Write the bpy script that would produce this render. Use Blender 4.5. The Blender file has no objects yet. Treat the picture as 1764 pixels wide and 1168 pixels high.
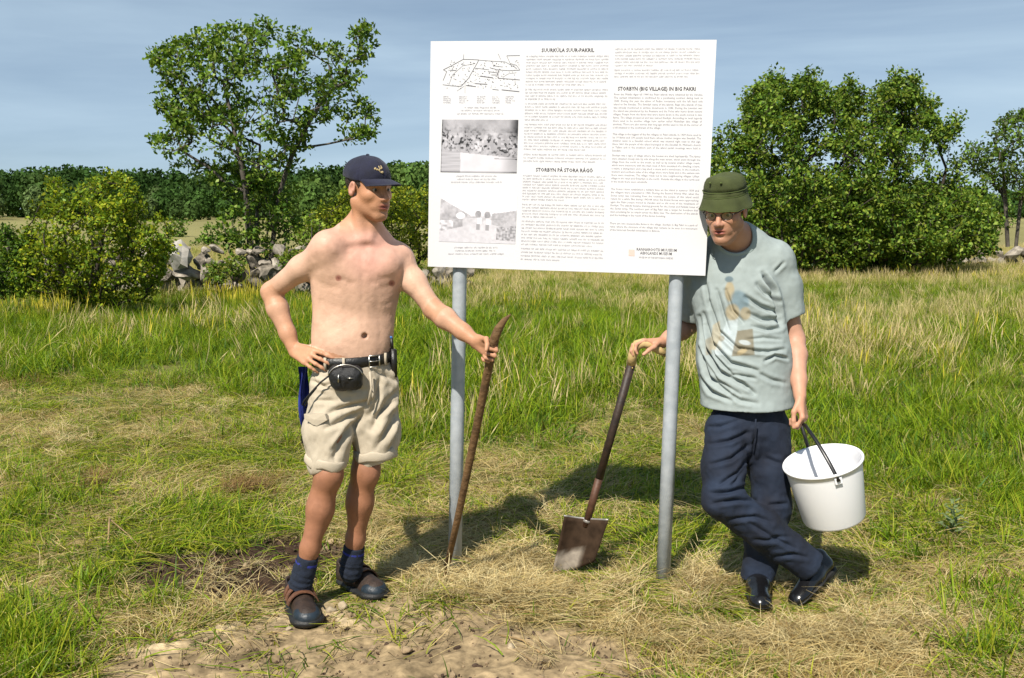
import bpy, bmesh, math, random, os
import numpy as np
from mathutils import Vector, Matrix, Quaternion

SC = bpy.context.scene
COL = SC.collection
RNG = np.random.default_rng(11)
random.seed(11)

# ------------------------------------------------------------------ camera, world, sun, exposure
CAM_H = 1.57
FPX = 1715.0                                   # focal length in pixels of a 1764 wide frame (35 mm lens)
PITCH = math.atan((584.0 - 362.0) / FPX)
cam_d = bpy.data.cameras.new('camera'); cam = bpy.data.objects.new('camera', cam_d); COL.objects.link(cam)
cam_d.sensor_width = 36.0; cam_d.lens = 36.0 * FPX / 1764.0; cam_d.clip_start = 0.05; cam_d.clip_end = 5000
cam.location = (0, 0, CAM_H); cam.rotation_euler = (math.pi / 2 - PITCH, 0, 0)
SC.camera = cam

SHADOW = Vector((0.36, 0.78, -1.0))            # the way the sunlight travels
SUN_EL = math.atan2(1.0, math.hypot(0.36, 0.78))
SUN_AZ = math.atan2(-0.36, -0.78)              # bearing of the sun measured from +Y towards +X
sun_d = bpy.data.lights.new('sun', 'SUN'); sun = bpy.data.objects.new('sun', sun_d); COL.objects.link(sun)
sun_d.energy = 5.0; sun_d.angle = math.radians(0.53); sun_d.color = (1.0, 0.94, 0.84)
sun.rotation_euler = SHADOW.to_track_quat('-Z', 'Y').to_euler(); sun.location = (-3, -6, 9)

W = bpy.data.worlds.new('World'); SC.world = W; W.use_nodes = True
wn = W.node_tree.nodes; wl = W.node_tree.links
for n in list(wn): wn.remove(n)
w_out = wn.new('ShaderNodeOutputWorld'); w_bg = wn.new('ShaderNodeBackground'); w_bg.inputs['Strength'].default_value = 0.051
sky = wn.new('ShaderNodeTexSky'); sky.sky_type = 'NISHITA'; sky.sun_disc = False
sky.sun_elevation = SUN_EL; sky.sun_rotation = SUN_AZ % (2 * math.pi)
sky.altitude = 0; sky.air_density = 0.7; sky.dust_density = 0.1; sky.ozone_density = 5.0
# thin streaks of high cloud
w_tc = wn.new('ShaderNodeTexCoord'); w_map = wn.new('ShaderNodeMapping'); w_map.inputs['Scale'].default_value = (1.0, 0.8, 7.0)
w_map.inputs['Rotation'].default_value = (0.05, 0.10, 0.3)
w_n = wn.new('ShaderNodeTexNoise'); w_n.inputs['Scale'].default_value = 1.7; w_n.inputs['Detail'].default_value = 6; w_n.inputs['Roughness'].default_value = 0.55
w_n.inputs['Distortion'].default_value = 0.4
w_r = wn.new('ShaderNodeValToRGB'); w_r.color_ramp.elements[0].position = 0.30; w_r.color_ramp.elements[1].position = 0.72
w_r.color_ramp.elements[0].color = (0.34, 0.34, 0.34, 1); w_r.color_ramp.elements[1].color = (0.90, 0.90, 0.90, 1)
w_mix = wn.new('ShaderNodeMixRGB'); w_mix.inputs['Color2'].default_value = (8.4, 10.9, 13.0, 1)
wl.new(w_tc.outputs['Generated'], w_map.inputs['Vector']); wl.new(w_map.outputs['Vector'], w_n.inputs['Vector'])
wl.new(w_n.outputs['Fac'], w_r.inputs['Fac'])
w_sep = wn.new('ShaderNodeSeparateXYZ'); w_mr = wn.new('ShaderNodeMapRange'); w_mr.inputs['From Min'].default_value = 0.10; w_mr.inputs['From Max'].default_value = 0.34; w_mr.inputs['To Min'].default_value = 1.0; w_mr.inputs['To Max'].default_value = 0.62
w_mul = wn.new('ShaderNodeMath'); w_mul.operation = 'MULTIPLY'                   # the veil thins out towards the zenith
wl.new(w_tc.outputs['Generated'], w_sep.inputs['Vector']); wl.new(w_sep.outputs['Z'], w_mr.inputs['Value']); wl.new(w_r.outputs['Color'], w_mul.inputs[0]); wl.new(w_mr.outputs['Result'], w_mul.inputs[1])
wl.new(w_mul.outputs['Value'], w_mix.inputs['Fac'])
wl.new(sky.outputs['Color'], w_mix.inputs['Color1']); wl.new(w_mix.outputs['Color'], w_bg.inputs['Color'])
wl.new(w_bg.outputs['Background'], w_out.inputs['Surface'])

SC.view_settings.view_transform = 'Standard'; SC.view_settings.look = 'None'
SC.view_settings.exposure = 0.40; SC.view_settings.gamma = 1.0; SC.view_settings.use_curve_mapping = False
SC.render.engine = 'CYCLES'
SC.cycles.max_bounces = 4; SC.cycles.diffuse_bounces = 1; SC.cycles.glossy_bounces = 2; SC.cycles.transmission_bounces = 2
SC.cycles.transparent_max_bounces = 6; SC.cycles.use_denoising = True; SC.cycles.denoiser = 'OPENIMAGEDENOISE'; SC.cycles.denoising_input_passes = 'RGB_ALBEDO_NORMAL'; SC.cycles.denoising_prefilter = 'ACCURATE'
SC.cycles.sample_clamp_indirect = 6.0

# ------------------------------------------------------------------ helpers
CP, SP = math.cos(PITCH), math.sin(PITCH)
DS = 1.0                                       # distance scale, set for the group round the sign
def P(px, py, d):
    """world point seen at a pixel of the 1764 x 1168 frame, standing d metres in front of the camera along +Y"""
    a = (px - 882.0) / FPX; b = (584.0 - py) / FPX
    y = CP + b * SP; z = -SP + b * CP
    d = d * DS; s = d / y
    return np.array([a * s, d, CAM_H + z * s])
def PX(p):
    """world points (n,3) -> pixels of the 1764 x 1168 frame"""
    p = np.asarray(p, float); x = p[..., 0]; y = p[..., 1]; z = p[..., 2] - CAM_H
    dep = y * CP - z * SP; up = y * SP + z * CP
    return 882.0 + FPX * x / dep, 584.0 - FPX * up / dep
def G(px, py, z=0.0):
    """ground point at a pixel"""
    a = (px - 882.0) / FPX; b = (584.0 - py) / FPX
    y = CP + b * SP; zz = -SP + b * CP
    s = (z - CAM_H) / zz
    return np.array([a * s, y * s, z])
def nrm(v):
    v = np.asarray(v, float); return v / (np.linalg.norm(v) + 1e-12)
def smoothstep(a, b, x):
    t = np.clip((x - a) / (b - a), 0, 1); return t * t * (3 - 2 * t)
def _hash(ix, iy, iz, seed):
    h = (ix * 374761393 + iy * 668265263 + iz * 2147483647 + seed * 1274126177) & 0xffffffff
    h = ((h ^ (h >> 13)) * 1274126177) & 0xffffffff
    return ((h ^ (h >> 16)) & 0xffff) / 65535.0 * 2 - 1
def noise3(p, scale=1.0, seed=0):
    q = np.asarray(p, float) * scale; i = np.floor(q).astype(np.int64); f = q - i; f = f * f * (3 - 2 * f)
    r = 0
    for dx in (0, 1):
        wx = f[..., 0] if dx else 1 - f[..., 0]
        for dy in (0, 1):
            wy = f[..., 1] if dy else 1 - f[..., 1]
            for dz in (0, 1):
                wz = f[..., 2] if dz else 1 - f[..., 2]
                r = r + wx * wy * wz * _hash(i[..., 0] + dx, i[..., 1] + dy, i[..., 2] + dz, seed)
    return r
def fbm(p, scale=1.0, seed=0, octaves=3):
    r = 0; a = 1.0
    for k in range(octaves):
        r = r + a * noise3(p, scale * 2 ** k, seed + k * 17); a *= 0.5
    return r

def make_mesh(name, V, F, mat=None, parent=None, smooth=True, col=None, auto=None):
    me = bpy.data.meshes.new(name)
    V = np.asarray(V, np.float32)
    if isinstance(F, np.ndarray) and F.ndim == 2:
        n, k = F.shape
        me.vertices.add(len(V)); me.vertices.foreach_set('co', V.ravel())
        me.loops.add(n * k); me.loops.foreach_set('vertex_index', F.astype(np.int32).ravel())
        me.polygons.add(n); me.polygons.foreach_set('loop_start', np.arange(0, n * k, k, dtype=np.int32))
        me.update(calc_edges=True)
    else:
        me.from_pydata([tuple(v) for v in V], [], [tuple(int(i) for i in f) for f in F])
        me.update()
    if smooth:
        me.polygons.foreach_set('use_smooth', np.ones(len(me.polygons), bool))
    if col is not None:
        col = np.asarray(col, np.float32)
        if col.shape[1] == 3: col = np.concatenate([col, np.ones((len(col), 1), np.float32)], 1)
        at = me.color_attributes.new('Col', 'FLOAT_COLOR', 'POINT'); at.data.foreach_set('color', col.ravel())
    if mat is not None:
        for m_ in (mat if isinstance(mat, (list, tuple)) else [mat]): me.materials.append(m_)
    o = bpy.data.objects.new(name, me); COL.objects.link(o)
    if parent is not None: adopt(o, parent)
    return o
def adopt(o, parent):
    o.parent = parent
    m = Matrix.Identity(4); q = parent
    while q is not None:
        m = q.matrix_parent_inverse.to_4x4() @ q.matrix_basis @ m if False else q.matrix_parent_inverse @ q.matrix_basis @ m; q = q.parent
    o.matrix_parent_inverse = m.inverted()
def empty(name, loc, label=None, cat=None, group=None):
    o = bpy.data.objects.new(name, None); COL.objects.link(o); o.location = tuple(float(c) for c in loc); o.empty_display_size = 0.1
    tag(o, label, cat, group); return o
def tag(o, label=None, cat=None, group=None, kind=None):
    if label: o['label'] = label
    if cat: o['category'] = cat
    if group: o['group'] = group
    if kind: o['kind'] = kind
    return o

class MB:
    """collects verts and faces"""
    def __init__(s): s.v = []; s.f = []; s.c = []
    def add(s, V, F, c=None):
        b = len(s.v); s.v += [tuple(float(x) for x in v) for v in V]; s.f += [tuple(b + i for i in f) for f in F]
        if c is not None: s.c += [tuple(c)] * len(V)
        return s
    def tube(s, pts, rad, n=10, cap=True, flat=None, c=None, twist=None):
        pts = [np.asarray(p, float) for p in pts]; m = len(pts)
        if not hasattr(rad, '__len__'): rad = [rad] * m
        V = []; ref = None
        for i in range(m):
            t = nrm(pts[min(i + 1, m - 1)] - pts[max(i - 1, 0)])
            if ref is None:
                ref = np.array([0, 0, 1.0]) if abs(t[2]) < 0.9 else np.array([1.0, 0, 0])
                if twist is not None: ref = np.asarray(twist, float)
            u = nrm(ref - t * np.dot(ref, t)); w = np.cross(t, u); ref = u
            for k in range(n):
                a = 2 * math.pi * k / n
                fl = 1.0 if flat is None else flat
                V.append(pts[i] + rad[i] * (math.cos(a) * u + fl * math.sin(a) * w))
        F = []
        for i in range(m - 1):
            for k in range(n):
                k2 = (k + 1) % n
                F.append((i * n + k, i * n + k2, (i + 1) * n + k2, (i + 1) * n + k))
        if cap:
            F.append(tuple(reversed(range(n)))); F.append(tuple((m - 1) * n + k for k in range(n)))
        return s.add(V, F, c)
    def box(s, c0, ax, ay, az, col=None):
        c0, ax, ay, az = (np.asarray(q, float) for q in (c0, ax, ay, az))
        V = [c0 + i * ax + j * ay + k * az for k in (-1, 1) for j in (-1, 1) for i in (-1, 1)]
        return s.add(V, [(0, 2, 3, 1), (4, 5, 7, 6), (0, 1, 5, 4), (2, 6, 7, 3), (0, 4, 6, 2), (1, 3, 7, 5)], col)
    def lathe(s, prof, o, ax, n=40, u=None, close=False, c=None):
        o = np.asarray(o, float); ax = nrm(ax)
        if u is None: u = np.array([1.0, 0, 0]) if abs(ax[0]) < 0.9 else np.array([0, 1.0, 0])
        u = nrm(u - ax * np.dot(u, ax)); w = np.cross(ax, u); V = []; m = len(prof)
        for r, h in prof:
            for k in range(n):
                a = 2 * math.pi * k / n; V.append(o + ax * h + r * (math.cos(a) * u + math.sin(a) * w))
        F = []
        for i in range(m - 1 + (1 if close else 0)):
            j = (i + 1) % m
            for k in range(n):
                k2 = (k + 1) % n; F.append((i * n + k, i * n + k2, j * n + k2, j * n + k))
        return s.add(V, F, c)
    def build(s, name, mat, parent=None, smooth=True):
        return make_mesh(name, np.array(s.v), s.f, mat, parent, smooth, np.array(s.c) if s.c and len(s.c) == len(s.v) else None)

# ------------------------------------------------------------------ materials
def new_mat(name):
    m = bpy.data.materials.new(name); m.use_nodes = True
    nt = m.node_tree; b = nt.nodes['Principled BSDF']; return m, nt, b
def mat(name, base, rough=0.6, metal=0.0, var=0.0, scale=8.0, bump=0.0, bscale=40.0, base2=None, spec=0.5, coat=0.0, sheen=0.0, detail=4):
    m, nt, b = new_mat(name); L = nt.links
    b.inputs['Roughness'].default_value = rough; b.inputs['Metallic'].default_value = metal
    b.inputs['Specular IOR Level'].default_value = spec
    if coat: b.inputs['Coat Weight'].default_value = coat; b.inputs['Coat Roughness'].default_value = 0.15
    if sheen: b.inputs['Sheen Weight'].default_value = sheen
    b.inputs['Base Color'].default_value = (*base, 1)
    tc = nt.nodes.new('ShaderNodeTexCoord')
    if var or base2:
        n = nt.nodes.new('ShaderNodeTexNoise'); n.inputs['Scale'].default_value = scale; n.inputs['Detail'].default_value = detail
        L.new(tc.outputs['Object'], n.inputs['Vector'])
        r = nt.nodes.new('ShaderNodeValToRGB'); r.color_ramp.elements[0].position = 0.32; r.color_ramp.elements[1].position = 0.68
        c2 = base2 if base2 else tuple(min(1, c * (1 + var)) for c in base); c1 = base if base2 else tuple(c * (1 - var) for c in base)
        r.color_ramp.elements[0].color = (*c1, 1); r.color_ramp.elements[1].color = (*c2, 1)
        L.new(n.outputs['Fac'], r.inputs['Fac']); L.new(r.outputs['Color'], b.inputs['Base Color'])
    if bump:
        n2 = nt.nodes.new('ShaderNodeTexNoise'); n2.inputs['Scale'].default_value = bscale; n2.inputs['Detail'].default_value = 5
        bp = nt.nodes.new('ShaderNodeBump'); bp.inputs['Strength'].default_value = bump; bp.inputs['Distance'].default_value = 0.01
        L.new(tc.outputs['Object'], n2.inputs['Vector']); L.new(n2.outputs['Fac'], bp.inputs['Height']); L.new(bp.outputs['Normal'], b.inputs['Normal'])
    return m
def mat_col(name, rough=0.6, sss=0.0, spec=0.4, bump=0.0, bscale=300.0, var=0.0, vscale=30.0, sheen=0.0):
    """material whose colour comes from the mesh's own colour attribute"""
    m, nt, b = new_mat(name); L = nt.links
    a = nt.nodes.new('ShaderNodeAttribute'); a.attribute_name = 'Col'
    b.inputs['Roughness'].default_value = rough; b.inputs['Specular IOR Level'].default_value = spec
    if sheen: b.inputs['Sheen Weight'].default_value = sheen
    src = a.outputs['Color']; tc = nt.nodes.new('ShaderNodeTexCoord')
    if var:
        n = nt.nodes.new('ShaderNodeTexNoise'); n.inputs['Scale'].default_value = vscale; n.inputs['Detail'].default_value = 5
        L.new(tc.outputs['Object'], n.inputs['Vector'])
        mr = nt.nodes.new('ShaderNodeMapRange'); mr.inputs['From Min'].default_value = 0.3; mr.inputs['From Max'].default_value = 0.7
        mr.inputs['To Min'].default_value = 1 - var; mr.inputs['To Max'].default_value = 1 + var; L.new(n.outputs['Fac'], mr.inputs['Value'])
        mx = nt.nodes.new('ShaderNodeMixRGB'); mx.blend_type = 'MULTIPLY'; mx.inputs['Fac'].default_value = 1
        L.new(src, mx.inputs['Color1']); L.new(mr.outputs['Result'], mx.inputs['Color2']); src = mx.outputs['Color']
    L.new(src, b.inputs['Base Color'])
    if sss:
        b.inputs['Subsurface Weight'].default_value = sss; b.inputs['Subsurface Radius'].default_value = (1.0, 0.35, 0.2); b.inputs['Subsurface Scale'].default_value = 0.006
    if bump:
        n2 = nt.nodes.new('ShaderNodeTexNoise'); n2.inputs['Scale'].default_value = bscale; n2.inputs['Detail'].default_value = 4
        bp = nt.nodes.new('ShaderNodeBump'); bp.inputs['Strength'].default_value = bump; bp.inputs['Distance'].default_value = 0.004
        L.new(tc.outputs['Object'], n2.inputs['Vector']); L.new(n2.outputs['Fac'], bp.inputs['Height']); L.new(bp.outputs['Normal'], b.inputs['Normal'])
    return m
def mat_leaf(name, rough=0.5, trans=0.35, spec=0.12):
    """leaf or blade: colour attribute, a little light through it"""
    m, nt, b = new_mat(name); L = nt.links
    a = nt.nodes.new('ShaderNodeAttribute'); a.attribute_name = 'Col'
    b.inputs['Roughness'].default_value = rough; b.inputs['Specular IOR Level'].default_value = spec
    tr = nt.nodes.new('ShaderNodeBsdfTranslucent'); mx = nt.nodes.new('ShaderNodeMixShader'); mx.inputs['Fac'].default_value = trans
    L.new(a.outputs['Color'], b.inputs['Base Color'])
    hs = nt.nodes.new('ShaderNodeMixRGB'); hs.blend_type = 'MULTIPLY'; hs.inputs['Fac'].default_value = 1; hs.inputs['Color2'].default_value = (1.25, 1.25, 0.55, 1)
    L.new(a.outputs['Color'], hs.inputs['Color1']); L.new(hs.outputs['Color'], tr.inputs['Color'])
    L.new(b.outputs['BSDF'], mx.inputs[1]); L.new(tr.outputs['BSDF'], mx.inputs[2])
    L.new(mx.outputs['Shader'], nt.nodes['Material Output'].inputs['Surface'])
    return m

# ------------------------------------------------------------------ smooth solids: signed distance fields meshed by surface nets
class Field:
    def __init__(s, lo, hi, h, rs=1.0):
        s.rs = rs
        s.lo = np.asarray(lo, float); s.h = h
        s.n = np.ceil((np.asarray(hi, float) - s.lo) / h).astype(int) + 1
        s.f = np.full(s.n, 0.2, np.float32)
    def _win(s, lo, hi):
        i0 = np.maximum(0, np.floor((np.asarray(lo) - s.lo) / s.h).astype(int)); i1 = np.minimum(s.n, np.ceil((np.asarray(hi) - s.lo) / s.h).astype(int) + 1)
        if np.any(i1 <= i0): return None, None
        ax = [np.float32(s.lo[k]) + np.arange(i0[k], i1[k], dtype=np.float32) * np.float32(s.h) for k in range(3)]
        return (slice(i0[0], i1[0]), slice(i0[1], i1[1]), slice(i0[2], i1[2])), (ax[0][:, None, None], ax[1][None, :, None], ax[2][None, None, :])
    def _mix(s, w, d, k, mode):
        a = s.f[w]
        if mode == 'sub':
            d = -d
            if k <= 0: s.f[w] = np.maximum(a, d)
            else:
                hh = np.maximum(k - np.abs(a - d), 0) / k; s.f[w] = np.maximum(a, d) + hh * hh * k * 0.25
        elif mode == 'int':
            hh = np.maximum(k - np.abs(a - d), 0) / max(k, 1e-6); s.f[w] = np.maximum(a, d) + hh * hh * k * 0.25
        else:
            if k <= 0: s.f[w] = np.minimum(a, d)
            else:
                hh = np.maximum(k - np.abs(a - d), 0) / k; s.f[w] = np.minimum(a, d) - hh * hh * k * 0.25
    def cone(s, a, b, ra, rb, k=0.03, flat=None, mode='add'):
        ra = ra * s.rs; rb = rb * s.rs; a = np.asarray(a, np.float32); b = np.asarray(b, np.float32); m = max(ra, rb) + k + 3 * s.h
        w, (X, Y, Z) = s._win(np.minimum(a, b) - m, np.maximum(a, b) + m)
        if w is None: return s
        ab = b - a; L2 = float(np.dot(ab, ab)) + 1e-12
        t = np.clip(((X - a[0]) * ab[0] + (Y - a[1]) * ab[1] + (Z - a[2]) * ab[2]) / L2, 0, 1)
        vx = X - a[0] - t * ab[0]; vy = Y - a[1] - t * ab[1]; vz = Z - a[2] - t * ab[2]
        q = vx * vx + vy * vy + vz * vz
        if flat is not None:
            n, kf = flat; n = nrm(n); vn = vx * np.float32(n[0]) + vy * np.float32(n[1]) + vz * np.float32(n[2])
            q = q + vn * vn * np.float32(1 / kf ** 2 - 1)
        d = np.sqrt(q) - (ra + t * (rb - ra)).astype(np.float32)
        s._mix(w, d, k, mode); return s
    def chain(s, pts, rad, k=0.02, flat=None, mode='add'):
        for i in range(len(pts) - 1): s.cone(pts[i], pts[i + 1], rad[i], rad[i + 1], k, flat, mode)
        return s
    def ell(s, c, r, R=None, k=0.03, mode='add'):
        c = np.asarray(c, np.float32); r = np.asarray(r, np.float32) * np.float32(s.rs); R = np.eye(3) if R is None else np.asarray(R)
        R = R.astype(np.float32); m = float(r.max()) + k + 3 * s.h
        w, g = s._win(c - m, c + m)
        if w is None: return s
        X, Y, Z = g; x = X - c[0]; y = Y - c[1]; z = Z - c[2]
        k0 = 0; k1 = 0
        for i in range(3):
            q = (x * R[0, i] + y * R[1, i] + z * R[2, i]) / r[i]; k0 = k0 + q * q; k1 = k1 + (q / r[i]) ** 2
        k0 = np.sqrt(k0); d = k0 * (k0 - 1) / (np.sqrt(k1) + 1e-9)
        s._mix(w, d.astype(np.float32), k, mode); return s
    def half(s, p, n, k=0.004):
        """keep the side the normal points away from"""
        p = np.asarray(p, np.float32); n = nrm(n).astype(np.float32)
        w, (X, Y, Z) = s._win(s.lo, s.lo + s.n * s.h)
        d = (X - p[0]) * n[0] + (Y - p[1]) * n[1] + (Z - p[2]) * n[2]
        s._mix(w, d, k, 'int'); return s
    def mesh(s):
        f = s.f; neg = f < 0
        c = neg[:-1, :-1, :-1]; allp = c.copy(); anyp = c.copy()
        for i in (0, 1):
            for j in (0, 1):
                for k in (0, 1):
                    q = neg[i:neg.shape[0] - 1 + i, j:neg.shape[1] - 1 + j, k:neg.shape[2] - 1 + k]; allp &= q; anyp |= q
        act = anyp & ~allp; idx = np.argwhere(act); N = len(idx)
        ids = np.full(act.shape, -1, np.int32); ids[tuple(idx.T)] = np.arange(N)
        cs = {}
        for i in (0, 1):
            for j in (0, 1):
                for k in (0, 1): cs[(i, j, k)] = f[idx[:, 0] + i, idx[:, 1] + j, idx[:, 2] + k]
        acc = np.zeros((N, 3)); cnt = np.zeros(N)
        keys = list(cs)
        for a in keys:
            for ax in range(3):
                if a[ax]: continue
                b = list(a); b[ax] = 1; b = tuple(b)
                m = (cs[a] < 0) != (cs[b] < 0); t = np.where(m, cs[a] / (cs[a] - cs[b] + 1e-20), 0)
                q = np.zeros((N, 3)) + np.array(a); q[:, ax] = t
                acc += q * m[:, None]; cnt += m
        V = s.lo + (idx + acc / cnt[:, None]) * s.h
        Fs = []
        for ax in range(3):
            u, v = [(1, 2), (2, 0), (0, 1)][ax]
            sl0 = [slice(None)] * 3; sl1 = [slice(None)] * 3; sl0[ax] = slice(0, -1); sl1[ax] = slice(1, None)
            A = neg[tuple(sl0)]; B = neg[tuple(sl1)]; e = np.argwhere(A != B)
            e = e[(e[:, u] > 0) & (e[:, v] > 0) & (e[:, u] < s.n[u] - 1) & (e[:, v] < s.n[v] - 1)]
            if not len(e): continue
            flip = A[tuple(e.T)]
            o = []
            for du, dv in ((-1, -1), (0, -1), (0, 0), (-1, 0)):
                q = e.copy(); q[:, u] += du; q[:, v] += dv; o.append(ids[tuple(q.T)])
            o = np.stack(o, 1); o[~flip] = o[~flip][:, ::-1]
            Fs.append(o)
        return V, np.concatenate(Fs)
def normals_of(V, F):
    n = np.cross(V[F[:, 2]] - V[F[:, 0]], V[F[:, 3]] - V[F[:, 1]]); N = np.zeros_like(V)
    for k in range(4): np.add.at(N, F[:, k], n)
    return N / (np.linalg.norm(N, axis=1, keepdims=True) + 1e-12)
def relax(V, F, it=1, lam=0.5):
    for _ in range(it):
        A = np.zeros_like(V); c = np.zeros(len(V))
        for a, b in ((0, 1), (1, 2), (2, 3), (3, 0)):
            np.add.at(A, F[:, a], V[F[:, b]]); np.add.at(A, F[:, b], V[F[:, a]])
            c += np.bincount(F[:, a], minlength=len(V)); c += np.bincount(F[:, b], minlength=len(V))
        V = V + lam * (A / np.maximum(c, 1)[:, None] - V)
    return V
def seg_dist(x, y, pts):
    """distance of 2-D points to a polyline, and the parameter along it"""
    best = np.full(x.shape, 1e9); tt = np.zeros(x.shape); m = len(pts) - 1
    for i in range(m):
        ax, ay = pts[i]; bx, by = pts[i + 1]; dx, dy = bx - ax, by - ay
        t = np.clip(((x - ax) * dx + (y - ay) * dy) / (dx * dx + dy * dy + 1e-9), 0, 1)
        d = np.hypot(x - ax - t * dx, y - ay - t * dy); m_ = d < best
        best = np.where(m_, d, best); tt = np.where(m_, (i + t) / m, tt)
    return best, tt
def folds(V, N, lines, front=True):
    """press creases into cloth: lines = (points in frame pixels, half width in pixels, depth in metres)"""
    px, py = PX(V); D = np.zeros(len(V)); fr = smoothstep(0.05, 0.4, -N[:, 1]) if front else 1.0
    for pts, w, dep in lines:
        d, t = seg_dist(px, py, pts); taper = np.sin(np.pi * np.clip(t * 0.9 + 0.05, 0, 1)) ** 0.6
        w = w * 0.75; D += -1.15 * dep * taper * np.exp(-(d / w) ** 2) + 0.55 * dep * taper * np.exp(-((d - 2.3 * w) / (1.4 * w)) ** 2)
    return V + N * (D * fr)[:, None]
# ------------------------------------------------------------------ ground: layout of bare soil, mown hay and tall meadow
def in_poly(px, py, poly, soft=6.0):
    """signed softness: 1 well inside a polygon, 0 well outside"""
    poly = np.asarray(poly, float); n = len(poly); ins = np.zeros(np.shape(px), bool); dist = np.full(np.shape(px), 1e9)
    for i in range(n):
        x1, y1 = poly[i]; x2, y2 = poly[(i + 1) % n]
        c = ((y1 > py) != (y2 > py)) & (px < (x2 - x1) * (py - y1) / (y2 - y1 + 1e-9) + x1); ins ^= c
        dx, dy = x2 - x1, y2 - y1; t = np.clip(((px - x1) * dx + (py - y1) * dy) / (dx * dx + dy * dy + 1e-9), 0, 1)
        dist = np.minimum(dist, np.hypot(px - x1 - t * dx, py - y1 - t * dy))
    sd = np.where(ins, dist, -dist); return smoothstep(-soft, soft, sd)
SOIL = [G(*q)[:2] for q in [(185, 1112), (300, 1084), (400, 1058), (480, 1048), (600, 1030), (700, 1028), (790, 1040), (880, 1056), (960, 1078), (1040, 1090), (1095, 1112), (1120, 1168), (1150, 1400), (150, 1400), (170, 1168)]]
DARK = [G(*q)[:2] for q in [(180, 996), (240, 972), (300, 962), (400, 945), (470, 922), (560, 918), (610, 940), (600, 985), (520, 1000), (492, 1040), (400, 1036), (330, 1020), (245, 1012)]]
CHALK = [G(*q)[:2] for q in [(195, 1110), (300, 1083), (400, 1058), (470, 1046), (600, 1040), (620, 1062), (480, 1080), (380, 1100), (240, 1122)]]
HAYP = [G(*q)[:2] for q in [(650, 1010), (700, 975), (800, 950), (960, 985), (1080, 985), (1180, 985), (1290, 1000), (1450, 985), (1764, 960), (1900, 1168), (1130, 1168), (1090, 1105), (960, 1070), (800, 1035)]]
T_LINE = np.array([(-4000, 640), (-600, 640), (0, 668), (200, 655), (330, 668), (520, 700), (700, 742), (850, 760), (1000, 752), (1150, 765), (1300, 770), (1420, 790), (1560, 835), (1764, 890), (2400, 980), (6000, 1000)], float)
def masks(x, y):
    """soil, dark soil, chalky crumbs, hay and tall-meadow shares at ground points"""
    p = np.stack([x, y, 0 * x], -1); wob = 0.09 * fbm(p, 4.0, 31); wob2 = 0.09 * fbm(p, 4.6, 47)
    soil = in_poly(x + wob, y + wob2, SOIL, 0.09); dark = in_poly(x + wob, y + wob2, DARK, 0.06); chalk = in_poly(x + wob, y + wob2, CHALK, 0.06); hay = in_poly(x + wob, y + wob2, HAYP, 0.15)
    qx, qy = PX(np.stack([x, np.maximum(y, 0.9), 0 * x], -1)); lim = np.interp(qx, T_LINE[:, 0], T_LINE[:, 1])
    bb = (584 - lim) / FPX; ylim = CAM_H / np.maximum(SP - bb * CP, 0.02) * (CP + bb * SP); tall = smoothstep(-0.9, 1.3, y - ylim + 0.9 * fbm(p, 0.9, 77) + 0.3 * fbm(p, 3.0, 79)); tall = np.where(y < 2.6, 0, tall)
    return soil, dark, chalk, hay, tall
def gz(x, y):
    """height of the ground"""
    x = np.asarray(x, float); y = np.asarray(y, float); p = np.stack([x, y, 0 * x], -1)
    z = 0.008 * fbm(p, 1.6, 3) + 0.05 * noise3(p, 0.12, 9) * smoothstep(6, 14, y)
    z = z - 0.004
    z = z + 0.02 * np.exp(-((x + 0.02) / 0.5) ** 2 - ((y - 3.86) / 0.16) ** 2)
    return z
def grow(a, b, d0, k):
    out = [a]; d = d0
    while out[-1] < b: out.append(out[-1] + d); d *= k
    return out
xs = np.arange(-3.6, 3.6001, 0.024); xo = grow(3.6, 900, 0.05, 1.16); xs = np.concatenate([-np.array(xo[::-1][:-1]), xs, np.array(xo[1:])])
ys = np.concatenate([[-40, -10, -2, 1.0], np.arange(2.2, 7.0, 0.024), np.array(grow(7.0, 2500, 0.05, 1.09))])
gx, gy = np.meshgrid(xs, ys, indexing='ij'); gx = gx.ravel(); gy = gy.ravel()
soil, dark, chalk, hay, tall = masks(gx, gy); gp = np.stack([gx, gy, 0 * gx], -1)
zz = gz(gx, gy); nearw = (np.abs(gx) < 3.7) & (gy > 2) & (gy < 7.2)
lump = np.where(nearw, fbm(gp, 14, 5, 4), 0); clod = np.where(nearw, np.maximum(0, noise3(gp, 28, 12)) ** 1.5, 0)
zz = zz + soil * (0.010 * lump + 0.016 * clod) + dark * (0.018 * lump + 0.034 * clod - 0.02) + chalk * 0.014 * clod
zz = zz + (1 - soil) * (1 - dark) * nearw * 0.012 * lump
c_soil = np.array([0.285, 0.210, 0.118]); c_dark = np.array([0.045, 0.028, 0.018]); c_chalk = np.array([0.42, 0.325, 0.195]); c_hay = np.array([0.270, 0.195, 0.085]); c_turf = np.array([0.085, 0.105, 0.024]); c_mead = np.array([0.080, 0.110, 0.022]); c_field = np.array([0.235, 0.215, 0.085])
n1 = fbm(gp, 2.2, 21)[:, None]; gc = c_turf + (c_hay - c_turf) * np.clip(0.45 + 0.6 * n1, 0, 1)
gc = gc * (1 - tall[:, None]) + tall[:, None] * (c_mead + 0.010 * n1)
fld = smoothstep(17, 24, gy)[:, None]; gc = gc * (1 - fld) + fld * (c_field * (1 + 0.12 * fbm(gp, 0.05, 3)[:, None]))
gc = gc * (1 - hay[:, None] * 0.7) + hay[:, None] * 0.7 * c_hay
for m_, c_ in ((dark, c_dark), (soil, c_soil), (chalk * np.clip(0.6 + 0.7 * lump, 0, 1), c_chalk)): gc = gc * (1 - m_[:, None]) + m_[:, None] * c_
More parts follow.
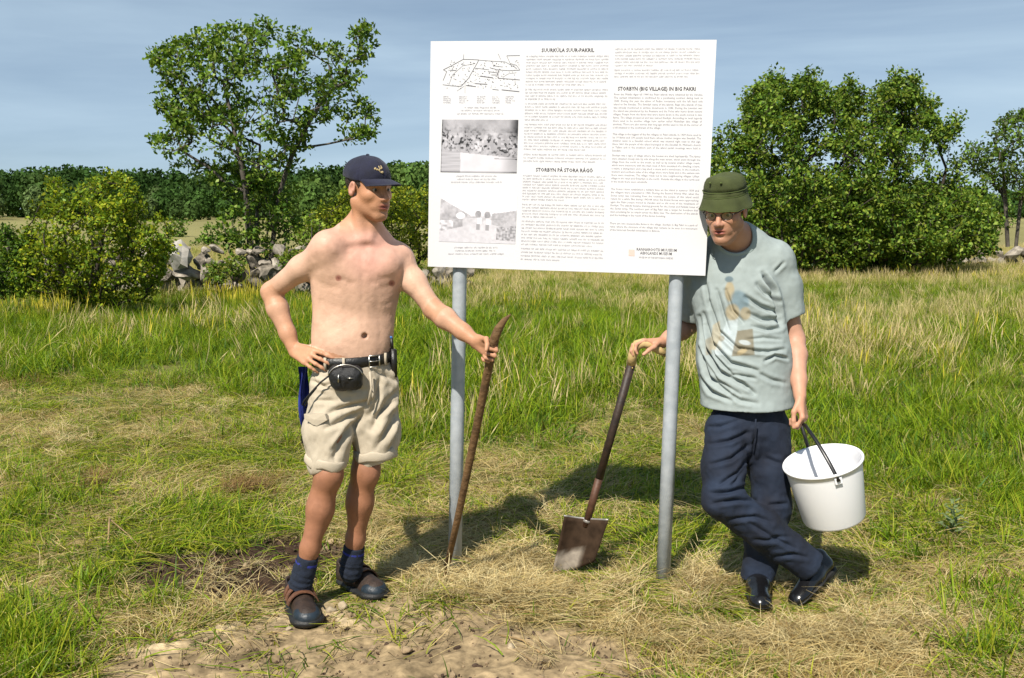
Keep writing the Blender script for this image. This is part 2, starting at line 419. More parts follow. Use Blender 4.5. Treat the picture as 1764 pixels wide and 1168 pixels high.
soilv = soil[:, None]; gc = np.clip(gc * (1 + 0.30 * soilv * lump[:, None] - 0.14 * soilv * (fbm(gp, 3.0, 23) > 0.15)[:, None]), 0.01, 1)
nxg, nyg = len(xs), len(ys); I = np.arange(nxg * nyg).reshape(nxg, nyg)
FG = np.stack([I[:-1, :-1], I[1:, :-1], I[1:, 1:], I[:-1, 1:]], -1).reshape(-1, 4)
M_GROUND = mat_col('earth_and_turf', rough=0.95, spec=0.12, bump=1.0, bscale=38, var=0.42, vscale=30)
ground = make_mesh('ground', np.stack([gx, gy, zz], -1), FG, M_GROUND, None, True, gc); tag(ground, kind='structure')

# ------------------------------------------------------------------ grass
M_GRASS = mat_leaf('grass_blade', 0.45, 0.30); M_STRAW = mat_leaf('dry_straw', 0.6, 0.15)
def tuft(name, n, hl, lean, spread, cols, w=0.004, seg=4, seed=0, lying=0.0, heads=0, hcol=(0.56, 0.45, 0.23), m=None):
    r = np.random.default_rng(seed); V = []; Fq = []; Cc = []
    for i in range(n):
        a = r.uniform(0, 2 * math.pi); L = r.uniform(*hl); ln_ = r.uniform(0, lean); b = np.array([r.normal(0, spread), r.normal(0, spread), 0.0])
        d = np.array([math.cos(a), math.sin(a), 0]); side = np.array([-d[1], d[0], 0]); tw = r.uniform(-0.6, 0.6); side = nrm(side + np.array([0, 0, tw]) * 0.4)
        el = (math.pi / 2 - ln_) * (1 - lying) + lying * r.uniform(-0.05, 0.25); c = np.array(cols[r.integers(len(cols))]) * r.uniform(0.75, 1.25)
        head = heads and r.random() < heads; ww = w * r.uniform(0.7, 1.3) * (0.55 if head else 1); p = b + np.array([0, 0, r.uniform(0.0, 0.03) * lying]); b0 = len(V); bend = r.uniform(0.3, 1.5) * (1 if not lying else 0.25) * (0.3 if head else 1)
        if lying: bendz = r.uniform(-0.6, 0.6)
        for k in range(seg + 1):
            t = k / seg; wk = ww * (1 - 0.92 * t ** 1.6) * (0.75 if k == 0 else 1)
            if head: wk = ww * (1.0 if t < 0.75 else (2.6 if t < 0.98 else 0.3))
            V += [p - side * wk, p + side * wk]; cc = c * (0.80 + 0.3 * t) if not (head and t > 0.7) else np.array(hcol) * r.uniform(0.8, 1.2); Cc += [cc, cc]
            p = p + (d * math.cos(el) + np.array([0, 0, 1]) * math.sin(el)) * L / seg; el -= bend / seg
            if lying:
                d = nrm(d + side * bendz / seg); p[2] = max(p[2], 0.002)
        for k in range(seg): q = b0 + 2 * k; Fq.append((q, q + 1, q + 3, q + 2))
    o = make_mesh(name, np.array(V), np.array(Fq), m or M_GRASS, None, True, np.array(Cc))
    COL.objects.unlink(o); return o
def scatter(name, label, cat, protos, pts, rot, scl, idx):
    pc_ = bpy.data.collections.new(name + '_kinds')
    for k, o in enumerate(protos): o.name = '%s_kind_%02d' % (name, k); pc_.objects.link(o)
    me = bpy.data.meshes.new(name); me.vertices.add(len(pts)); me.vertices.foreach_set('co', np.asarray(pts, np.float32).ravel())
    a = me.attributes.new('rot', 'FLOAT_VECTOR', 'POINT'); a.data.foreach_set('vector', np.asarray(rot, np.float32).ravel())
    a = me.attributes.new('scl', 'FLOAT', 'POINT'); a.data.foreach_set('value', np.asarray(scl, np.float32).ravel())
    a = me.attributes.new('idx', 'INT', 'POINT'); a.data.foreach_set('value', np.asarray(idx, np.int32).ravel())
    o = bpy.data.objects.new(name, me); COL.objects.link(o)
    ng = bpy.data.node_groups.new(name + '_scatter', 'GeometryNodeTree'); ng.interface.new_socket('Geometry', in_out='INPUT', socket_type='NodeSocketGeometry'); ng.interface.new_socket('Geometry', in_out='OUTPUT', socket_type='NodeSocketGeometry')
    N_ = ng.nodes; gi = N_.new('NodeGroupInput'); go = N_.new('NodeGroupOutput'); ip = N_.new('GeometryNodeInstanceOnPoints'); ci = N_.new('GeometryNodeCollectionInfo')
    ci.inputs['Collection'].default_value = pc_; ci.inputs['Separate Children'].default_value = True; ci.inputs['Reset Children'].default_value = True
    ip.inputs['Pick Instance'].default_value = True
    def na(nm, ty): q = N_.new('GeometryNodeInputNamedAttribute'); q.data_type = ty; q.inputs['Name'].default_value = nm; return [s for s in q.outputs if s.enabled and s.name == 'Attribute'][0]
    ng.links.new(gi.outputs[0], ip.inputs['Points']); ng.links.new(ci.outputs[0], ip.inputs['Instance']); ng.links.new(na('idx', 'INT'), ip.inputs['Instance Index'])
    ng.links.new(na('rot', 'FLOAT_VECTOR'), ip.inputs['Rotation']); ng.links.new(na('scl', 'FLOAT'), ip.inputs['Scale']); ng.links.new(ip.outputs['Instances'], go.inputs[0])
    md = o.modifiers.new('scatter', 'NODES'); md.node_group = ng
    tag(o, label, cat, None, 'stuff'); return o
G1, G2, G3, G4 = (0.150, 0.245, 0.010), (0.215, 0.305, 0.014), (0.070, 0.140, 0.012), (0.330, 0.350, 0.030)
S1, S2, S3, S4 = (0.62, 0.48, 0.22), (0.50, 0.37, 0.15), (0.70, 0.58, 0.31), (0.32, 0.21, 0.085)
CALM = [(G(x, y)[0], G(x, y)[1], rr) for x, y, rr in ((525, 1060, 0.20), (530, 1090, 0.16), (625, 1015, 0.20), (640, 1040, 0.18), (990, 985, 0.16), (990, 1010, 0.18), (1297, 1040, 0.16), (1290, 1075, 0.16), (1375, 1035, 0.18), (1385, 1060, 0.16), (1430, 985, 0.15), (768, 985, 0.08), (778, 972, 0.13), (780, 1000, 0.12), (1147, 1000, 0.13), (1147, 1025, 0.12), (960, 1000, 0.14), (1030, 985, 0.14))]
def calm(x, y):
    c = np.zeros(np.shape(x))
    for a, b, rr in CALM: c = np.maximum(c, smoothstep(1.0, 0.55, np.hypot(x - a, y - b) / rr))
    return c
# tall meadow
mk = []
for s in range(4): mk.append(tuft('t', 34, (0.20, 0.48), 0.85, 0.10, [G1, G2, G1, G3, G4, G2], 0.0050, 4, 100 + s))
for s in range(3): mk.append(tuft('t', 26, (0.26, 0.56), 0.60, 0.11, [G2, G4, G4, S3, G1], 0.0040, 4, 120 + s, heads=0.35))
for s in range(2): mk.append(tuft('t', 20, (0.34, 0.66), 0.40, 0.13, [S1, S3, G4], 0.0034, 4, 140 + s, heads=0.8))
for s in range(2): mk.append(tuft('t', 26, (0.10, 0.26), 1.0, 0.10, [G3, G1, (0.085, 0.17, 0.03), (0.20, 0.20, 0.05)], 0.0120, 3, 160 + s))
def wedge(n, y0, y1, rng, power=1.0, extra=1.6):
    """points in the part of the meadow the lens covers, with a margin"""
    u = rng.random(n); y = (y0 ** (2 - power) + u * (y1 ** (2 - power) - y0 ** (2 - power))) ** (1 / (2 - power)); x = (rng.random(n) * 2 - 1) * (0.545 * y + extra); return x, y
rg = np.random.default_rng(5)
X, Y = wedge(38000, 4.2, 40.0, rg, 1.0); soil, dark, chalk, hay, tall = masks(X, Y); keep = rg.random(len(X)) < tall * (1 - soil) * (1 - dark); X, Y = X[keep], Y[keep]
pn = np.stack([X, Y, 0 * X], -1); dry = fbm(pn, 0.28, 61) + 0.5 * fbm(pn, 1.1, 63)
dryness = np.clip(0.10 + 0.42 * dry + 0.28 * smoothstep(8, 15, Y) * smoothstep(0.5, 4, X) + 0.6 * smoothstep(18.5, 23, Y), 0.03, 0.95)
u = rg.random(len(X)); idx = np.where(u < dryness * 0.40, rg.integers(7, 9, len(X)), np.where(u < dryness, rg.integers(4, 7, len(X)), np.where(rg.random(len(X)) < 0.34, rg.integers(9, 11, len(X)), rg.integers(0, 4, len(X)))))
scl = rg.uniform(0.65, 1.25, len(X)) * (1 + 0.25 * fbm(pn, 0.5, 71)) * (1.0 - 0.30 * smoothstep(10, 17, Y)) * 0.64 * (0.40 + 0.60 * tall[keep]) * (1 + 0.30 * noise3(pn, 1.7, 73))
rot = np.stack([rg.normal(0, 0.28, len(X)), rg.normal(0.08, 0.28, len(X)), rg.uniform(0, 6.28, len(X))], -1)
scatter('meadow_grass', 'tall green and straw coloured meadow grass growing behind the sign', 'grass', mk, np.stack([X, Y, gz(X, Y)], -1), rot, scl, idx)
# mown, trodden grass: single strands lying every way, all of them one mat
def strands(X, Y, L, el0, el1, wid, cols, lift, rng, seg=3, ang=None):
    n = len(X); a = rng.uniform(0, 2 * math.pi, n) if ang is None else ang; d = np.stack([np.cos(a), np.sin(a), 0 * a], -1); side = np.stack([-np.sin(a), np.cos(a), rng.normal(0, 0.35, n)], -1); side /= np.linalg.norm(side, axis=1, keepdims=True)
    p = np.stack([X, Y, gz(X, Y) + lift], -1); e = el0.copy(); bz = rng.uniform(-0.9, 0.9, n); V = []; C = []
    for k in range(seg + 1):
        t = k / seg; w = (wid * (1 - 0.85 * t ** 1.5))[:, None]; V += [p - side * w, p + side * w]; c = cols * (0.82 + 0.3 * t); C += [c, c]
        p = p + (d * np.cos(e)[:, None] + np.array([0, 0, 1]) * np.sin(e)[:, None]) * (L / seg)[:, None]; e = e + (el1 - el0) / seg; p[:, 2] = np.maximum(p[:, 2], gz(p[:, 0], p[:, 1]) + 0.002); d = d + side * (bz / seg)[:, None]; d[:, 2] = 0; d /= np.linalg.norm(d, axis=1, keepdims=True)
    V = np.stack(V, 1).reshape(-1, 3); C = np.stack(C, 1).reshape(-1, 3); k2 = 2 * (seg + 1); f = np.array([[2 * k, 2 * k + 1, 2 * k + 3, 2 * k + 2] for k in range(seg)]); return V, (f[None] + (np.arange(n) * k2)[:, None, None]).reshape(-1, 4), C
X, Y = wedge(370000, 2.7, 9.5, rg, 1.0, 0.4); soil, dark, chalk, hay, tall = masks(X, Y)
pn = np.stack([X, Y, 0 * X], -1); clump = fbm(pn, 3.2, 85) + 0.5 * noise3(pn, 9, 87)
green = 0.9 * fbm(pn, 1.3, 81) + 0.6 * fbm(pn, 4.0, 83) - 0.75 * hay + 0.30 * smoothstep(-0.4, -2.0, X) + 0.35 * smoothstep(1.4, 2.6, X) - 0.08
keep = rg.random(len(X)) < np.clip(0.62 + 0.35 * clump, 0.2, 1) * (1 - tall * 0.7) * (1 - np.clip(soil * (0.90 + 0.16 * fbm(pn, 2.5, 99)), 0, 0.99)) * (1 - 0.95 * dark); X, Y, green, hay, clump = X[keep], Y[keep], green[keep], hay[keep], clump[keep]
isg = rg.random(len(X)) < np.clip(0.46 + 0.55 * green, 0.05, 0.93); n = len(X)
GP = np.array([G1, G2, G4, G4, G3]); SP_ = np.array([S1, S2, S3, S1, S4, (0.56, 0.47, 0.24)]); cols = np.where(isg[:, None], GP[rg.integers(0, len(GP), n)], SP_[rg.integers(0, len(SP_), n)]) * rg.uniform(0.7, 1.25, (n, 1))
upr = isg & (rg.random(n) < 0.30); L_ = np.where(isg, rg.uniform(0.05, 0.20, n), rg.uniform(0.06, 0.24, n)); L_ = np.where(upr, rg.uniform(0.03, 0.085, n), L_)
el0 = np.where(upr, rg.uniform(0.6, 1.4, n), rg.uniform(0.0, 0.55, n)); el1 = np.where(upr, el0 - rg.uniform(0.2, 0.9, n), rg.uniform(-0.6, 0.1, n))
swirl = 2 * math.pi * fbm(np.stack([X, Y, 0 * X], -1), 1.1, 95); ang = np.where(rg.random(n) < 0.55, swirl + rg.normal(0, 0.5, n), rg.uniform(0, 6.28, n))
cm = calm(X, Y); L_ = L_ * (1 - 0.45 * cm); el0 = el0 * (1 - 0.8 * cm); el1 = el1 * (1 - 0.5 * cm); clump = clump - 2 * cm
V, Fq, C = strands(X, Y, L_, el0, el1, np.where(isg, rg.uniform(0.0016, 0.0034, n), rg.uniform(0.0009, 0.0018, n)), cols, np.abs(rg.normal(0, 0.008, n)) * (1 + np.clip(clump, 0, 1)) * (1 - 0.8 * cm), rg, 3, ang)
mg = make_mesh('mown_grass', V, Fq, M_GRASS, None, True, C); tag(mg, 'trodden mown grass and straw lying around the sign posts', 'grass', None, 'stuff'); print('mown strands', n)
# lush green tufts: left foreground corner, beside the dark earth, right edge
fk = []
for s in range(4): fk.append(tuft('f', 30, (0.08, 0.22), 1.2, 0.05, [G1, G2, G3, G4, G1], 0.0036, 5, 300 + s))
spots = []
for (cx, cy, rx, ry, n) in ((50, 1125, 70, 60, 130), (10, 900, 60, 50, 34), (90, 850, 70, 30, 34), (275, 1046, 36, 8, 10), (330, 890, 90, 20, 16), (1720, 1060, 70, 60, 46), (1745, 880, 50, 50, 50), (1640, 830, 90, 30, 50), (1700, 1140, 60, 40, 26), (420, 760, 120, 20, 14), (880, 700, 60, 30, 20), (720, 850, 40, 25, 6), (260, 740, 130, 20, 14), (150, 1010, 60, 25, 14), (1560, 930, 80, 30, 14)):
    for _ in range(n):
        q = G(rg.normal(cx, rx * 0.6), max(640, rg.normal(cy, ry * 0.6))); spots.append((q[0], q[1]))
spots = np.array(spots); X, Y = spots[:, 0], spots[:, 1]
scatter('green_tufts', 'fresh green grass tufts sprouting through the mown hay', 'grass', fk, np.stack([X, Y, gz(X, Y)], -1), np.stack([rg.normal(0, 0.2, len(X)), rg.normal(0, 0.2, len(X)), rg.uniform(0, 6.28, len(X))], -1), rg.uniform(0.45, 1.05, len(X)), rg.integers(0, 4, len(X)))
# heaps of pale dry hay, and a few brown dead tufts
hk = []
for s in range(3): hk.append(tuft('h', 70, (0.05, 0.17), 1.2, 0.06, [S1, S3, S2, S3, S4], 0.0013, 4, 400 + s, lying=0.88, m=M_STRAW))
for s in range(2): hk.append(tuft('h', 40, (0.05, 0.14), 1.3, 0.05, [(0.16, 0.085, 0.035), (0.22, 0.13, 0.05), S4], 0.0017, 5, 420 + s, lying=0.35, m=M_STRAW))
spots = []
for (cx, cy, rx, ry, n, kind) in ((750, 985, 90, 14, 70, 0), (900, 975, 60, 18, 60, 0), (860, 1030, 120, 18, 90, 0), (1210, 1005, 42, 22, 70, 0), (1050, 1010, 110, 16, 70, 0), (930, 870, 40, 14, 20, 0), (1390, 1010, 90, 20, 50, 0), (1560, 1080, 160, 40, 110, 0), (1300, 1090, 180, 30, 110, 0), (430, 845, 42, 10, 40, 3), (45, 658, 45, 10, 40, 3), (150, 830, 50, 12, 18, 3), (100, 760, 60, 22, 30, 0), (380, 700, 80, 22, 30, 0), (1090, 690, 60, 18, 22, 0), (1610, 780, 70, 14, 20, 0), (740, 700, 30, 20, 14, 0), (380, 1000, 80, 20, 8, 0)):
    for _ in range(n):
        q = G(rg.normal(cx, rx * 0.6), max(620, rg.normal(cy, ry * 0.6))); spots.append((q[0], q[1], kind + rg.integers(0, 3 if kind == 0 else 2)))
spots = np.array(spots); spots = spots[calm(spots[:, 0], spots[:, 1]) < 0.2]; X, Y = spots[:, 0], spots[:, 1]
scatter('hay_heaps', 'pale dry hay heaped loosely at the feet of the sign posts', 'hay', hk, np.stack([X, Y, gz(X, Y) + rg.uniform(0, 0.03, len(X))], -1), np.stack([rg.normal(0, 0.25, len(X)), rg.normal(0, 0.25, len(X)), rg.uniform(0, 6.28, len(X))], -1), rg.uniform(0.4, 0.85, len(X)), spots[:, 2])
# yellow flower heads among the meadow grass
yk = []
for s in range(2): yk.append(tuft('y', 9, (0.30, 0.50), 0.3, 0.09, [G1, G4], 0.0030, 8, 500 + s, heads=0.9, hcol=(0.55, 0.46, 0.05)))
X, Y = wedge(420, 6.0, 22.0, rg, 0.9); m_ = (fbm(np.stack([X, Y, 0 * X], -1), 0.5, 91) > 0.12) & (masks(X, Y)[4] > 0.8); X, Y = X[m_], Y[m_]
sx_ = np.concatenate([rg.normal(0, 0.55, 60) - 4.55, rg.normal(0, 0.3, 25) - 6.6]); sy_ = np.concatenate([rg.normal(15.8, 0.5, 60), rg.normal(14.0, 0.3, 25)]); X = np.concatenate([X, sx_]); Y = np.concatenate([Y, sy_])
scatter('yellow_flowers', 'yellow flowering stalks scattered through the meadow', 'flowers', yk, np.stack([X, Y, gz(X, Y)], -1), np.stack([0 * X, 0 * X, rg.uniform(0, 6.28, len(X))], -1), rg.uniform(0.7, 1.1, len(X)), rg.integers(0, 2, len(X)))
# pebbles and crumbs on the bare soil
pk = []
def rock_mesh(seed, sub=2, rough=0.22, flat=0.7):
    bm = bmesh.new(); bmesh.ops.create_icosphere(bm, subdivisions=sub, radius=1.0); V = np.array([v.co[:] for v in bm.verts]); Fr = [tuple(v.index for v in f.verts) for f in bm.faces]; bm.free()
    r = np.random.default_rng(seed)
    for _ in range(9):
        n = nrm(r.normal(0, 1, 3)); h = r.uniform(0.45, 0.85); d = V @ n - h; V = V - np.maximum(d, 0)[:, None] * n * 0.97
    V = V * (1 + rough * noise3(V + seed, 1.7, seed)[:, None]); V[:, 2] *= flat; return V, Fr
M_CRUMB = mat('chalky_crumbs', (0.36, 0.26, 0.15), 0.95, var=0.3, scale=12, bump=0.6, bscale=60); M_CRUMBD = mat('dark_clods', (0.085, 0.050, 0.030), 0.95, var=0.3, scale=30, bump=0.6, bscale=80)
for s in range(4):
    V, Fr = rock_mesh(600 + s, 1); o = make_mesh('p', V, Fr, M_CRUMB if s < 2 else M_CRUMBD, None, False); COL.objects.unlink(o); pk.append(o)
X = rg.uniform(-1.9, 1.0, 26000); Y = rg.uniform(2.5, 4.75, 26000); soil, dark, chalk, hay, tall = masks(X, Y); w_ = 0.30 * soil + 0.95 * chalk + 0.6 * dark; keep = rg.random(len(X)) < w_; X, Y, dk = X[keep], Y[keep], dark[keep]
scatter('soil_crumbs', 'crumbs of soil and chalky pebbles on the bare ground', 'pebbles', pk, np.stack([X, Y, gz(X, Y)], -1), rg.uniform(0, 6.28, (len(X), 3)), np.minimum(0.020, 0.0035 * rg.pareto(2.0, len(X)) + 0.0035), np.where(rg.random(len(X)) < np.where(dk > 0.4, 0.95, 0.35), rg.integers(2, 4, len(X)), rg.integers(0, 2, len(X))))
# ------------------------------------------------------------------ trees and shrubs
M_BARK = mat('grey_brown_bark', (0.055, 0.045, 0.034), 0.95, base2=(0.13, 0.112, 0.09), scale=9, bump=0.8, bscale=30)
M_BARKD = mat('dark_bark', (0.045, 0.035, 0.026), 0.95, var=0.35, scale=9, bump=0.8, bscale=30)
M_LEAF = mat_leaf('tree_leaf', 0.42, 0.28)
def leaf_cloud(cent, n_each, rad, size, cols, rng, flat=0.65, droop=0.0, up=0.35):
    """folded leaf faces strewn round each twig end"""
    n = len(cent) * n_each; c = np.repeat(cent, n_each, 0); o = rng.normal(0, 1, (n, 3)); o /= np.linalg.norm(o, axis=1, keepdims=True) + 1e-9; o *= (rng.random((n, 1)) ** 0.5) * rad * np.repeat(rng.uniform(0.6, 1.25, len(cent)), n_each)[:, None]; o[:, 2] *= flat
    p = c + o; d = rng.normal(0, 1, (n, 3)); d[:, 2] -= droop; d += 0.8 * o / (rad + 1e-6); d /= np.linalg.norm(d, axis=1, keepdims=True) + 1e-9
    w = rng.normal(0, 1, (n, 3)); w[:, 2] *= (1 - up); w -= d * np.sum(w * d, 1, keepdims=True); w /= np.linalg.norm(w, axis=1, keepdims=True) + 1e-9
    s = size * rng.uniform(0.6, 1.35, (n, 1)); fold = np.cross(d, w) * s * 0.10
    V = np.stack([p, p + d * s * 0.5 + w * s * 0.30 + fold, p + d * s, p + d * s * 0.5 - w * s * 0.30 + fold], 1).reshape(-1, 3)
    Fq = np.arange(n * 4).reshape(n, 4)
    cols = np.asarray(cols); ci = cols[rng.integers(0, len(cols), n)] * rng.uniform(0.7, 1.3, (n, 1)) * np.repeat(rng.uniform(0.75, 1.25, len(cent)), n_each)[:, None]
    return V, Fq, np.repeat(ci, 4, 0)
def grow_tree(roots, cl, rng, twist=0.12, tip=0.006, power=0.42, kpath=0.35):
    """join twig ends to stems by the nearest-branch rule; returns tube paths with radii"""
    nodes = []; par = []; dist = []
    for path in roots:
        last = -1
        for p in path:
            nodes.append(np.asarray(p, float)); par.append(last); dist.append(0 if last < 0 else dist[last] + np.linalg.norm(nodes[-1] - nodes[last])); last = len(nodes) - 1
    base = nodes[0]; order = np.argsort(np.linalg.norm(cl - base, axis=1)); ends = []
    for i in order:
        p = cl[i]; A_ = np.array(nodes); v = p - A_; dd = np.linalg.norm(v, axis=1); cost = dd + kpath * np.array(dist) * 0.5 + 0.6 * np.maximum(0, A_[:, 2] - p[2])
        j = int(np.argmin(cost)); L = dd[j]; k = max(1, int(L / 0.35)); last = j
        for q in range(1, k + 1):
            t = q / k; pp = A_[j] + v[j] * t + (rng.normal(0, 1, 3) * twist * L * 0.35 * math.sin(math.pi * t)); pp[2] -= 0.06 * L * math.sin(math.pi * t)
            nodes.append(pp); par.append(last); dist.append(dist[last] + L / k); last = len(nodes) - 1
        ends.append(last)
    w = np.zeros(len(nodes)); 
    for e in ends: w[e] += 1
    for i in range(len(nodes) - 1, -1, -1):
        if par[i] >= 0: w[par[i]] += w[i]
    return nodes, par, tip * np.maximum(w, 0.5) ** power
def branch_mesh(name, nodes, par, rad, m, parent, n=6):
    Nn = np.array(nodes); pi = np.array(par); c = np.where(pi >= 0)[0]; a = Nn[pi[c]]; b = Nn[c]; ra = np.minimum(rad[pi[c]], rad[c] * 1.35); rb = rad[c]
    t = b - a; t /= np.linalg.norm(t, axis=1, keepdims=True) + 1e-9; ref = np.where(np.abs(t[:, 2:3]) < 0.9, np.array([[0, 0, 1.0]]), np.array([[1.0, 0, 0]])); u = np.cross(t, ref); u /= np.linalg.norm(u, axis=1, keepdims=True) + 1e-9; w = np.cross(t, u)
    an = np.linspace(0, 2 * math.pi, n, endpoint=False); ring = np.cos(an)[None, :, None] * u[:, None] + np.sin(an)[None, :, None] * w[:, None]
    V = np.concatenate([a[:, None] + ring * ra[:, None, None], b[:, None] + ring * rb[:, None, None]], 1).reshape(-1, 3)
    k = np.arange(n); f = np.stack([k, (k + 1) % n, (k + 1) % n + n, k + n], 1); Fq = (f[None] + (np.arange(len(c)) * 2 * n)[:, None, None]).reshape(-1, 4)
    return make_mesh(name, V, Fq, m, parent)
def sample_crown(poly, d0, depth, n, rng, gap=None, gscale=1.0, shell=0.0):
    """twig ends filling a crown whose outline is given in frame pixels at distance d0; depth is the half thickness"""
    poly = np.asarray(poly, float); lo, hi = poly.min(0), poly.max(0); out = []
    while len(out) < n:
        x = rng.uniform(lo[0], hi[0], 4 * n); y = rng.uniform(lo[1], hi[1], 4 * n); ins = in_poly(x, y, poly, 0.5) > 0.5; x, y = x[ins], y[ins]
        e = in_poly_depth(x, y, poly); t = np.sqrt(np.clip(1 - (1 - e) ** 2, 0.02, 1)); w = rng.uniform(-1, 1, len(x))
        if shell: w = np.sign(w) * np.abs(w) ** (1 - shell)
        for q in range(len(x)):
            p = P(x[q], y[q], d0 + w[q] * t[q] * depth)
            if gap is not None and noise3(p[None] + 50, gscale, 7)[0] < gap: continue
            out.append(p)
            if len(out) >= n: break
    return np.array(out)
def in_poly_depth(px, py, poly):
    dist = np.full(np.shape(px), 1e9)
    for i in range(len(poly)):
        x1, y1 = poly[i]; x2, y2 = poly[(i + 1) % len(poly)]; dx, dy = x2 - x1, y2 - y1; t = np.clip(((px - x1) * dx + (py - y1) * dy) / (dx * dx + dy * dy + 1e-9), 0, 1); dist = np.minimum(dist, np.hypot(px - x1 - t * dx, py - y1 - t * dy))
    return np.clip(dist / (0.45 * min(np.ptp(poly[:, 0]), np.ptp(poly[:, 1]))), 0, 1)
LG1, LG2, LG3, LG4 = (0.095, 0.175, 0.020), (0.145, 0.235, 0.030), (0.225, 0.295, 0.050), (0.050, 0.105, 0.018)
def plant(name, label, cat, base, roots, cl, n_each, rad, size, cols, rng, bark=M_BARK, flat=0.65, tip=0.006, power=0.42, up=0.35, droop=0.0, twist=0.12):
    t = empty(name, base, label, cat); nodes, par, rd = grow_tree(roots, cl, rng, twist, tip, power); branch_mesh('trunk', nodes, par, rd, bark, t)
    V, Fq, C = leaf_cloud(cl, n_each, rad, size, cols, rng, flat, droop, up); make_mesh('crown', V, Fq, M_LEAF, t, False, C); return t
rt = np.random.default_rng(42)
# the airy tree on the left, several stems from one stool
D = 19.5; poly = [(262, 104), (285, 66), (330, 60), (360, 48), (440, 28), (500, 34), (535, 66), (575, 84), (605, 86), (612, 40), (632, 44), (645, 95), (622, 130), (640, 178), (655, 228), (600, 246), (560, 232), (530, 262), (500, 292), (522, 318), (470, 326), (400, 326), (330, 300), (252, 290), (262, 238), (300, 212), (262, 176), (285, 140)]
cl = sample_crown(poly, D, 1.7, 600, rt, 0.05, 1.7)
low = sample_crown([(380, 330), (440, 300), (505, 325), (512, 400), (490, 455), (400, 450), (372, 380)], D, 0.7, 130, rt)
cl = np.concatenate([cl, low])
b0 = G(440, 490); b0 = np.array([b0[0], D, 0.0]); b0[0] = P(445, 470, D)[0]
roots = [[P(436, 480, D), P(428, 400, D - .1), P(424, 330, D - .2), P(412, 265, D - .3), P(398, 200, D - .3), P(385, 140, D - .2)], [P(446, 480, D), P(442, 400, D + .1), P(444, 330, D + .2), P(448, 250, D + .3), P(452, 170, D + .2), P(458, 90, D)],
         [P(462, 480, D), P(472, 400, D), P(482, 330, D - .1), P(502, 270, D - .2), P(530, 215, D - .4), P(560, 165, D - .5)], [P(455, 480, D), P(462, 380, D + .3), P(480, 300, D + .5), P(500, 225, D + .7), P(520, 150, D + .7)]]
plant('rowan_tree', 'airy green tree with several slender stems rising behind the stone wall', 'tree', (b0[0], D, 0), roots, cl, 24, 0.17, 0.095, [LG1, LG2, LG2, LG3, LG4], rt, flat=0.6, tip=0.0050, power=0.42)
# yellow-green shrub on the left
D = 15.0; poly = [(12, 440), (40, 400), (70, 350), (92, 306), (120, 330), (150, 318), (185, 298), (215, 305), (238, 335), (245, 355), (285, 368), (296, 420), (282, 470), (245, 522), (190, 530), (100, 512), (15, 505)]
cl = sample_crown(poly, D, 1.0, 640, rt, -0.32, 2.2, 0.3); b0 = P(150, 515, D)
roots = [[P(150 + dx, 520, D), P(150 + dx * 2, 470, D), P(150 + dx * 3.2, 410, D)] for dx in (-22, -8, 8, 22)]
plant('leafy_shrub', 'dense yellow-green shrub in front of the stone wall at left', 'shrub', (b0[0], D, 0), roots, cl, 34, 0.13, 0.058, [(0.17, 0.24, 0.016), (0.24, 0.30, 0.018), (0.11, 0.175, 0.016), (0.33, 0.34, 0.024), LG2], rt, bark=M_BARKD, tip=0.005)
D = 14.2; cl = sample_crown([(0, 505), (-40, 440), (5, 390), (40, 400), (60, 470), (40, 512)], D + .8, 0.5, 90, rt)
plant('leafy_shrub', 'small dark shrub cut by the left edge of the picture', 'shrub', (P(0, 510, 15)[0], 15, 0), [[P(5, 515, 15), P(5, 460, 15)]], cl, 40, 0.17, 0.065, [LG1, LG4, LG2], rt, bark=M_BARKD)
# yellow-green shrub behind the bare-chested man
D = 23.0; poly = [(500, 400), (530, 378), (560, 350), (600, 335), (640, 322), (690, 330), (735, 325), (790, 330), (800, 440), (700, 446), (600, 440), (520, 425)]
cl = sample_crown(poly, D, 1.3, 330, rt, -0.7, 1.2, 0.3)
plant('leafy_shrub', 'sunlit yellowish shrub behind the shoulder of the bare-chested person', 'shrub', (P(660, 450, D)[0], D, 0), [[P(640 + 40 * i, 455, D), P(640 + 42 * i, 400, D)] for i in (-1, 0, 1, 2)], cl, 40, 0.26, 0.085, [(0.26, 0.31, 0.022), (0.19, 0.25, 0.02), (0.34, 0.35, 0.028), (0.10, 0.16, 0.018)], rt, bark=M_BARKD)
# the great dense shrub on the right
D = 24.0; poly = [(1190, 300), (1228, 240), (1246, 262), (1262, 240), (1288, 205), (1282, 168), (1318, 132), (1360, 150), (1398, 116), (1424, 188), (1446, 150), (1462, 165), (1492, 196), (1512, 152), (1545, 132), (1574, 142), (1586, 182), (1608, 205), (1636, 216), (1612, 245), (1632, 295), (1684, 336), (1722, 380), (1706, 430), (1660, 446), (1560, 452), (1400, 456), (1290, 442), (1225, 420)]
cl = np.concatenate([sample_crown(poly, D, 2.3, 1900, rt, -0.22, 0.95, 0.35), sample_crown([(1235, 345), (1700, 345), (1712, 430), (1600, 462), (1380, 464), (1240, 440)], D - 0.6, 1.4, 420, rt, None, 1, 0.3)])
top = np.concatenate([sample_crown([(x0, y0), (x0 + 22, y0 - 22), (x0 + 40, y0 + 5), (x0 + 30, y0 + 60), (x0 - 4, y0 + 55)], D, 0.5, 22, rt) for x0, y0 in ((1290, 165), (1385, 145), (1310, 150), (1440, 160), (1530, 155), (1570, 165))])
spr = []
